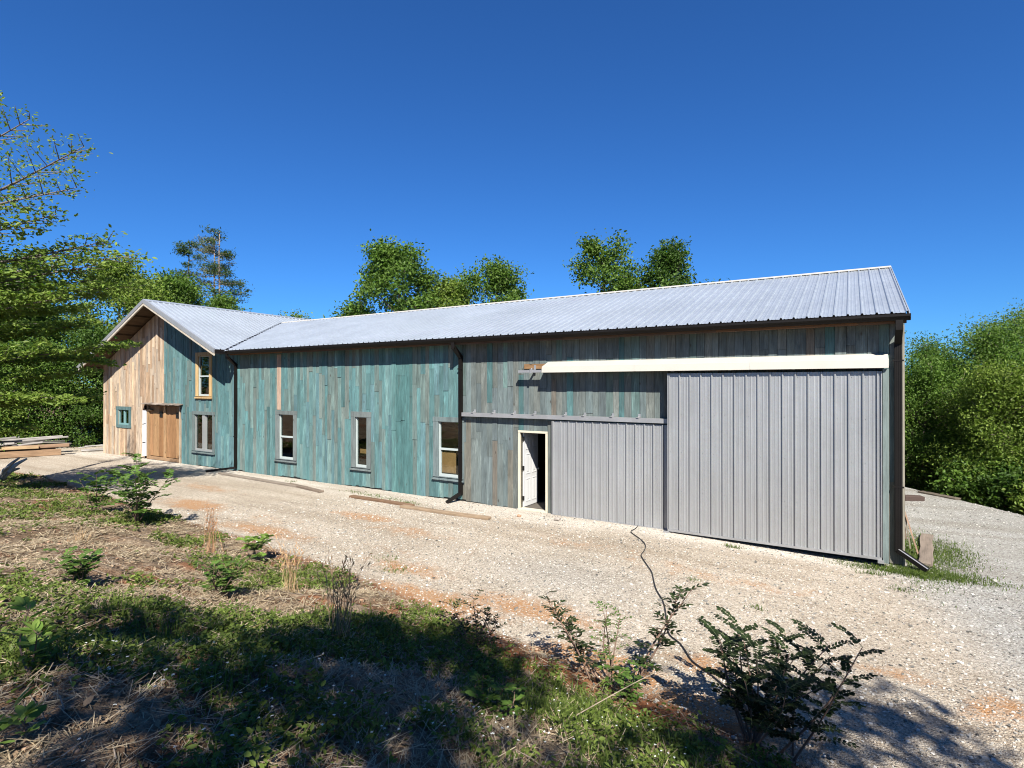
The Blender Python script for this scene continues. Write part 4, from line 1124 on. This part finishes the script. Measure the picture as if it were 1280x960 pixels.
pinnate_plant('weed', 'dark stringy weed at the shaded lip of the bank', (-4.45,-7.55), 6, .5, .2, 8, 4, (.05,.018), DK_SHADE, 18, None, .4, 'weed', simple=True)
pinnate_plant('shrub', 'rounded leafy shrub growing in the middle of the sunlit bank', (-7.4,-8.7), 9, .55, .16, 9, 4, (.055,.028), MD, 19, None, .36, 'shrub', simple=True)
pinnate_plant('shrub', 'small leafy shrub at the left of the sunlit bank', (-8.0,-10.0), 7, .42, .15, 8, 4, (.06,.032), MD, 20, None, .28, 'shrub', simple=True)
pinnate_plant('weed', 'bright yellow green weed at the bank edge by the drive', (-9.9,-6.6), 4, .45, .2, 6, 3, (.11,.06), LT, 21, None, .28, 'weed', simple=True)
pinnate_plant('shrub', 'glossy broad leaved shrub in the near left corner, lower clump', (-3.95,-11.75), 2, .24, .04, 4, 2, (.085,.036), LT, 22, 'broad leaved shoots in the near left corner', .10, 'shrub', simple=True, droop=.1)
pinnate_plant('shrub', 'glossy broad leaved shrub in the near left corner, upper clump', (-4.75,-11.45), 2, .42, .05, 5, 2, (.09,.038), LT, 23, 'broad leaved shoots in the near left corner', .10, 'shrub', simple=True, droop=.1)
pinnate_plant('weed', 'leafy green weed growing in the shaded middle of the bank', (-3.2,-9.1), 5, .3, .1, 6, 3, (.06,.03), MD, 24, None, .22, 'weed', simple=True)
pinnate_plant('weed', 'bright leaf shoot poking up right of the big bush', (-1.15,-8.35), 1, .26, .04, 4, 2, (.10,.035), LT, 25, None, .1, 'weed', simple=True)
pinnate_plant('weed', 'green weed at the foot of the slender sapling', (-2.75,-7.35), 6, .32, .12, 6, 3, (.06,.03), MD, 26, None, .25, 'weed', simple=True)

def broomsedge(label, pos, h, n, spread, seed, col=((.30,.19,.10),(.46,.33,.19)), plumes=True):
    r = np.random.default_rng(seed); x, y = pos; z0 = T(x, y)-.02
    root = empty('dry_grass_tuft', label, 'dry grass', (x, y, z0), 'dry grass tufts on the bank')
    mb = MB(); pl = MB()
    for k in range(n):
        az = r.uniform(0, 6.28); s = spread*r.random()**.7; hh = h*r.uniform(.25, 1.08)
        b0 = np.array([r.normal()*.07, r.normal()*.07, 0]); t = np.array([math.cos(az)*s*hh/h, math.sin(az)*s*hh/h, hh])
        c = np.array(col[0])+(np.array(col[1])-col[0])*r.random()
        mid = b0*.5+t*.5+np.array([r.normal()*.05*h, r.normal()*.05*h, .1*hh]); w = .0035
        sd = np.array([math.sin(az), -math.cos(az), 0])*w
        mb.add([b0-sd, b0+sd, mid+sd*.8, mid-sd*.8, t, ], [np.array([(0,1,2,3)]), np.array([(3,2,4)])], c)
        if plumes and hh > h*.62:
            for j in range(7):
                q0 = mid+(t-mid)*(j/7); dr = (t-mid)/np.linalg.norm(t-mid)+r.normal(size=3)*.35; q1 = q0+dr*.05; s2 = np.cross(dr, r.normal(size=3)); s2 *= .007/np.linalg.norm(s2)
                mb.add([q0, (q0+q1)/2+s2, q1, (q0+q1)/2-s2], [np.array([(0,1,2,3)])], c*np.array([1.0,.9,.85]))
    mb.build('stalks', M_straw, root)
broomsedge('tall reddish dry grass tuft farthest along the bank', (-10.7,-6.95), 1.0, 40, .16, 31, ((.26,.14,.08),(.40,.24,.13)))
broomsedge('wide tan dry grass tuft at the bank edge in the middle', (-7.3,-7.85), .72, 48, .42, 32)
broomsedge('dark stalked dry grass tuft with a pale drooping base, nearest', (-5.0,-9.0), .80, 42, .36, 33, ((.12,.08,.05),(.40,.30,.19)))
broomsedge('short straw tuft on the sunlit left of the bank', (-11.6,-8.6), .4, 60, .3, 34, plumes=False)
# a single long pale stalk leaning across the bank
mb = MB(); a = np.array([-2.75,-8.75, T(-2.75,-8.75)]); b = np.array([-2.1,-7.6, T(-2.1,-7.6)+.62])
tag(mb.tube(smooth_path([a, (a+b)/2+np.array([.09,.02,.09]), b], 6), np.linspace(.0045,.0025,13), 6, (.24,.19,.135)).build('dead_stalk', M_bark), 'long pale dead stalk leaning in front of the slender sapling', 'stalk')
# gray log / root wad at left edge
mb = MB(); p = np.array([-24.2,-6.1,T(-24.2,-6.1)])
for k in range(9):
    d1 = np.array([random.uniform(-.8,.8), random.uniform(-.8,.8), random.uniform(.1,.75)])
    mb.tube(smooth_path([p, p+d1*.6+np.array([0,0,.1]), p+d1*1.1], 5), np.linspace(random.uniform(.06,.13), .03, 11), 7, np.array((.33,.30,.26))*random.uniform(.7,1.2))
tag(mb.build('stump', M_bark, None, True), 'grey uprooted stump at the left end of the bank', 'stump')

# ------------------------------------------------------------------ ground cover (stuff)
CAMXY = np.array([-.82, -12.7])
def scatter(n, rmin, rmax, a0, a1, pw=1.):
    """points on the ground in front, denser near"""
    r = rmin+(rmax-rmin)*rng.random(n)**pw; a = rng.uniform(a0, a1, n)
    th = R(90+31.4)+a
    return CAMXY[0]+r*np.cos(th), CAMXY[1]+r*np.sin(th)
# gravel stones
x, y = scatter(60000, 3.8, 17, R(-52), R(46), .8)
k = (edge_d(x, y) < .25+rng.normal(size=len(x))*.15) & (y < -.06); x, y = x[k], y[k]
x2, y2 = rng.uniform(.1, 5, 7000), rng.uniform(-3, 8, 7000); k2 = ((x2-.76)*.824+(y2-9.4)*.566) < .5; x = np.append(x, x2[k2]); y = np.append(y, y2[k2])
n = len(x); z = terrain(x, y)
s = .0068*np.exp(rng.normal(size=n)*.45); s = np.minimum(s, .028)
base = np.array([(-1,-1,-1),(1,-1,-1),(1,1,-1),(-1,1,-1),(-1,-1,1),(1,-1,1),(1,1,1),(-1,1,1)])*.8
V = base[None]*rng.uniform(.55, 1.25, (n, 8, 3))*np.stack([s*rng.uniform(.8, 1.5, n), s, s*rng.uniform(.5, .9, n)], 1)[:, None, :]
an = rng.uniform(0, 6.28, n); ca, sa = np.cos(an)[:, None], np.sin(an)[:, None]
V = np.stack([V[..., 0]*ca-V[..., 1]*sa, V[..., 0]*sa+V[..., 1]*ca, V[..., 2]], 2)+np.stack([x, y, z+s*.25], 1)[:, None, :]
F0 = np.array([(0,3,2,1),(4,5,6,7),(0,1,5,4),(1,2,6,5),(2,3,7,6),(3,0,4,7)])
g = rng.random(n)[:, None]; warm = np.clip(1.1-.6*sst(-.5, 1.2, x+.25*(y+1.5)), 0, 1)[:, None]
cc = (.06+.50*g**1.15)*np.array([1., .965, .90])*(1-warm*np.array([0, .02, .07]))
mb = MB(); mb.add(V.reshape(-1, 3), [(np.arange(n)[:, None, None]*8+F0).reshape(-1, 4)], np.repeat(cc, 8, axis=0))
tag(mb.build('gravel', M_stone), 'loose pale gravel stones over the drive', 'gravel', kind='stuff')

def bank_points(n, pw=.75, rmax=17):
    x, y = scatter(n, 1.6, rmax, R(-48), R(46), pw)
    xf, yf = scatter(n//6, rmax, 30, R(20), R(46), 1.); x = np.append(x, xf); y = np.append(y, yf)
    return x, y, edge_d(x, y)
# green amount on the bank: more in the middle and at right, straw at left
def green(x, y):
    g = fbm(x, y, .75, 41, 4)
    bias = .10*sst(-6.5, -3.9, x)+.05*sst(-6, -3, x)-.055
    band = .10*np.exp(-((edge_d(x, y)-1.3)/.7)**2)
    far = .08*sst(-11, -14, x)
    return g+bias+band+far
# grass blades
def blades(x, y, h, w, cols, lean=.5):
    n = len(x); z = terrain(x, y)-.01
    az = rng.uniform(0, 6.28, n); ln = np.abs(rng.normal(size=n))*lean
    d = np.stack([np.cos(az), np.sin(az), np.zeros(n)], 1); s = np.stack([-np.sin(az), np.cos(az), np.zeros(n)], 1)*w[:, None]
    b = np.stack([x, y, z], 1); u_ = np.array([0, 0, 1.])
    m = b+u_*h[:, None]*.55+d*(h*ln*.3)[:, None]; t = b+u_*(h*(1-.25*np.minimum(ln, 1.5)))[:, None]+d*(h*ln)[:, None]
    V = np.stack([b-s, b+s, m+s*.8, m-s*.8, t], 1).reshape(-1, 3); i = np.arange(n)[:, None]*5
    mb = MB(); mb.add(V, [i+np.array([0, 1, 2, 3]), i+np.array([3, 2, 4])], np.repeat(cols, 5, axis=0)); return mb
x, y, dd_ = bank_points(150000)
gr = green(x, y)+rng.normal(size=len(x))*.03
k = (dd_ > .05+(.25+rng.random(len(x))*.5)*np.where(x > -8, 1., .6)) & (gr > .592) & ((dd_ > .55+.3*rng.random(len(x))) | (x < -4.7) | (x > -1.6)); x, y = x[k], y[k]
dist = np.hypot(x-CAMXY[0], y-CAMXY[1])
n = len(x); clump = fbm(x, y, 2.2, 77, 2)
h = (.03+.10*clump**2*2.2)*rng.uniform(.5, 1.3, n); w = .0022+.0004*dist
ob = blades(x, y, h, w*rng.uniform(.7, 1.3, n), var_cols(n, (.065,.10,.018), (.14,.185,.038)), .7).build('grass', M_weed)
tag(ob, 'green grass on the bank in front of the drive', 'grass', kind='stuff')
# broad low weeds (rosettes and small leafy stems)
x, y, dd_ = bank_points(36000)
gr = green(x, y)+rng.normal(size=len(x))*.05
k = (dd_ > .1+.35*(x > -8)*rng.random(len(x))) & (gr > .548) & ((dd_ > .45+.4*rng.random(len(x))) | (x < -4.7) | (x > -1.6)); x, y = x[k], y[k]; n = len(x); z = terrain(x, y)
m = 9; H = rng.uniform(.015, .13, n)*(.5+fbm(x, y, 1.6, 91, 2))
px_ = np.repeat(np.stack([x, y, z], 1), m, 0); tt = rng.random(n*m)
px_ = px_+np.stack([rng.normal(size=n*m)*.028, rng.normal(size=n*m)*.028, np.repeat(H, m)*tt], 1)
dist = np.hypot(px_[:, 0]-CAMXY[0], px_[:, 1]-CAMXY[1])
az = rng.uniform(0, 6.28, n*m); D = np.stack([np.cos(az), np.sin(az), rng.uniform(-.1, .7, n*m)], 1)
plant_c = np.repeat(var_cols(n, (.06,.09,.016), (.135,.175,.036), .3), m, 0)*(1+rng.uniform(-.2, .2, n*m))[:, None]
mb = MB(); leaf_quads(mb, px_, .031*(1+.04*dist)*rng.uniform(.6, 1.5, n*m), None, plant_c, 1.2, .5, .3, D)
tag(mb.build('weeds', M_weed), 'low broad leaved weeds covering the bank', 'weeds', kind='stuff')
# straw and dead leaves lying about
x, y, dd_ = bank_points(150000)
gr = green(x, y)
k = (dd_ > .0+rng.random(len(x))*.5) & (rng.random(len(x)) < np.clip(1.35-1.6*(gr-.3), .25, 1)) & (fbm(x, y, 1.3, 55, 3)+rng.normal(size=len(x))*.06 > .42); x, y = x[k], y[k]; n = len(x)
z = terrain(x, y)+rng.uniform(.004, .035, n); dist = np.hypot(x-CAMXY[0], y-CAMXY[1])
az = rng.normal(size=n)*.9+2.6; L = rng.uniform(.03, .20, n); w = .0010+.00030*dist
d = np.stack([np.cos(az), np.sin(az), rng.normal(size=n)*.12], 1); s_ = np.stack([-np.sin(az), np.cos(az), rng.normal(size=n)*.3], 1)*w[:, None]
b = np.stack([x, y, z], 1)
V = np.stack([b-s_, b+s_, b+d*L[:, None]+s_, b+d*L[:, None]-s_], 1).reshape(-1, 3)
mb = MB(); mb.add(V, [np.arange(n)[:, None]*4+np.array([0, 1, 2, 3])], np.repeat(var_cols(n, (.17,.12,.07), (.40,.33,.225), .25), 4, 0))
tag(mb.build('straw', M_straw), 'dry straw lying over the bank', 'straw', kind='stuff')
x, y, dd_ = bank_points(16000); k = dd_ > .1; x, y = x[k], y[k]; n = len(x)
mb = MB(); leaf_quads(mb, np.stack([x, y, terrain(x, y)+rng.uniform(.005, .02, n)], 1), .05, None, var_cols(n, (.10,.06,.035), (.30,.22,.145), .3), 2.0, .55)
tag(mb.build('dead_leaves', M_straw), 'brown dead leaves scattered over the bank', 'leaf litter', kind='stuff')
# clods of red earth and dead twigs
x, y, dd_ = bank_points(9000, .7); k = (dd_ > .05) & (fbm(x, y, 1.0, 71, 3) > .5); x, y = x[k], y[k]; n = len(x)
s = .012*np.exp(rng.normal(size=n)*.5); s = np.minimum(s, .05)
V = base[None]*rng.uniform(.5, 1.2, (n, 8, 3))*np.stack([s*1.3, s*1.1, s*.8], 1)[:, None, :]+np.stack([x, y, terrain(x, y)+s*.3], 1)[:, None, :]
mb = MB(); mb.add(V.reshape(-1, 3), [(np.arange(n)[:, None, None]*8+F0).reshape(-1, 4)], np.repeat(var_cols(n, (.15,.075,.04), (.30,.20,.13), .25), 8, 0))
tag(mb.build('clods', M_stone, None, True), 'small clods of reddish earth on the bank', 'clods', kind='stuff')
x, y, dd_ = bank_points(2600, .7); k = dd_ > .1; x, y = x[k], y[k]; n = len(x)
mb = MB()
for q in range(n):
    L = random.uniform(.08, .4); a = random.uniform(0, 6.28); zc = T(x[q], y[q])+.015
    p1 = np.array([x[q]+L*math.cos(a), y[q]+L*math.sin(a)]); z1 = T(*p1)+.015+max(0, random.gauss(0, .03))
    mid = np.array([(x[q]+p1[0])/2+random.gauss(0, .02), (y[q]+p1[1])/2+random.gauss(0, .02), (zc+z1)/2+.01])
    g_ = random.uniform(.5, 1.3)
    mb.tube([(x[q], y[q], zc), mid, (*p1, z1)], [.004, .0032, .0015], 4, np.array((.27,.22,.17))*g_)
tag(mb.build('twigs', M_bark), 'dead twigs scattered over the bank', 'twigs', kind='stuff')
# white flowers
x, y = scatter(480, 1.9, 5.6, R(-34), R(38), .8); k = (edge_d(x, y) > .9) & (fbm(x, y, 1.1, 63, 2) > .54); x, y = x[k], y[k]; m = 5
c = np.stack([x, y, terrain(x, y)+rng.uniform(.06, .13, len(x))], 1); n = len(x); az = np.repeat(rng.uniform(0, 6.28, n), m)+np.tile(np.arange(m)*2*np.pi/m, n)
mb = MB(); leaf_quads(mb, np.repeat(c, m, 0), .0095, None, np.tile((.66,.66,.65), (n*m, 1)), 3.5, .8, .2, np.stack([np.cos(az), np.sin(az), np.full(n*m, .2)], 1))
tag(mb.build('wildflowers', M_weed), 'tiny white wildflowers in the shaded grass', 'wildflowers', kind='stuff')
# grass at the barn corner and sparse weeds on the drive
xs = []; ys = []
for cx, cy, sx, sy, nn in [(.15,-.45,.55,.13,2600),(.28,.9,.2,.9,4200),(.8,1.3,.28,.7,2200),(-2.9,-.62,.10,.05,110),(.5,-.2,.45,.12,900),(-.5,-.85,.12,.06,90),(-.12,-1.5,.1,.07,60),(-13.6,-.7,.5,.1,160),(-12.3,-.85,.5,.1,180),(-11.3,-1.0,.3,.08,120),(-17,-.5,.2,.06,60),(-3.1,-3.0,.07,.05,40),(-5.9,-6.0,.1,.06,70),(-7.7,-5.4,.2,.1,90),(-8.3,-5.0,.2,.1,60),(-2.0,-3.7,.06,.05,40)]:
    xs.append(cx+rng.normal(size=nn)*sx); ys.append(cy+rng.normal(size=nn)*sy)
x = np.concatenate(xs); y = np.concatenate(ys); k = ~((x > -32) & (x < .08) & (y > -.06)); x, y = x[k], y[k]; n = len(x)
tag(blades(x, y, rng.uniform(.02, .09, n), np.full(n, .006), var_cols(n, (.05,.085,.015), (.11,.145,.03)), .9).build('grass', M_weed), 'short grass at the barn corner and along the wall', 'grass', kind='stuff')

# ------------------------------------------------------------------ light, sky, camera
SUN = Vector((.85, -1., 1.3)).normalized()
el = math.asin(SUN.z); az = math.atan2(SUN.x, SUN.y)
w = bpy.data.worlds.new('World'); scn.world = w; w.use_nodes = True
nt = w.node_tree; bg = nt.nodes['Background']
sky = nt.nodes.new('ShaderNodeTexSky'); sky.sky_type = 'NISHITA'; sky.sun_disc = False
sky.sun_elevation = el; sky.sun_rotation = az % (2*math.pi); sky.altitude = 300; sky.air_density = 1.0; sky.dust_density = .25; sky.ozone_density = 3.0
nt.links.new(MIX(nt, 1., sky.outputs[0], (.235, .59, 1.06), 'MULTIPLY'), bg.inputs[0]); bg.inputs[1].default_value = .05
sd = bpy.data.lights.new('sun', 'SUN'); sd.energy = 5.0; sd.angle = R(.5); sd.color = (1., .955, .88)
so = bpy.data.objects.new('sun', sd); COL.objects.link(so); so.location = (20, -25, 30)
so.rotation_euler = SUN.to_track_quat('Z', 'Y').to_euler()

cam = bpy.data.cameras.new('camera'); co = bpy.data.objects.new('camera', cam); COL.objects.link(co)
cam.sensor_width = 36; cam.lens = 694.4/1280*36; cam.clip_end = 3000; cam.clip_start = .05
co.location = (-.82, -12.7, 3.27); co.rotation_euler = (R(90.15), 0, R(31.39))
scn.camera = co
scn.view_settings.view_transform = 'Standard'; scn.view_settings.look = 'None'
scn.view_settings.exposure = 1.42; scn.view_settings.gamma = 1
scn.cycles.max_bounces = 8; scn.cycles.transparent_max_bounces = 8
scn.render.film_transparent = False
scn.cycles.pixel_filter_type = 'BLACKMAN_HARRIS'; scn.cycles.filter_width = 1.05
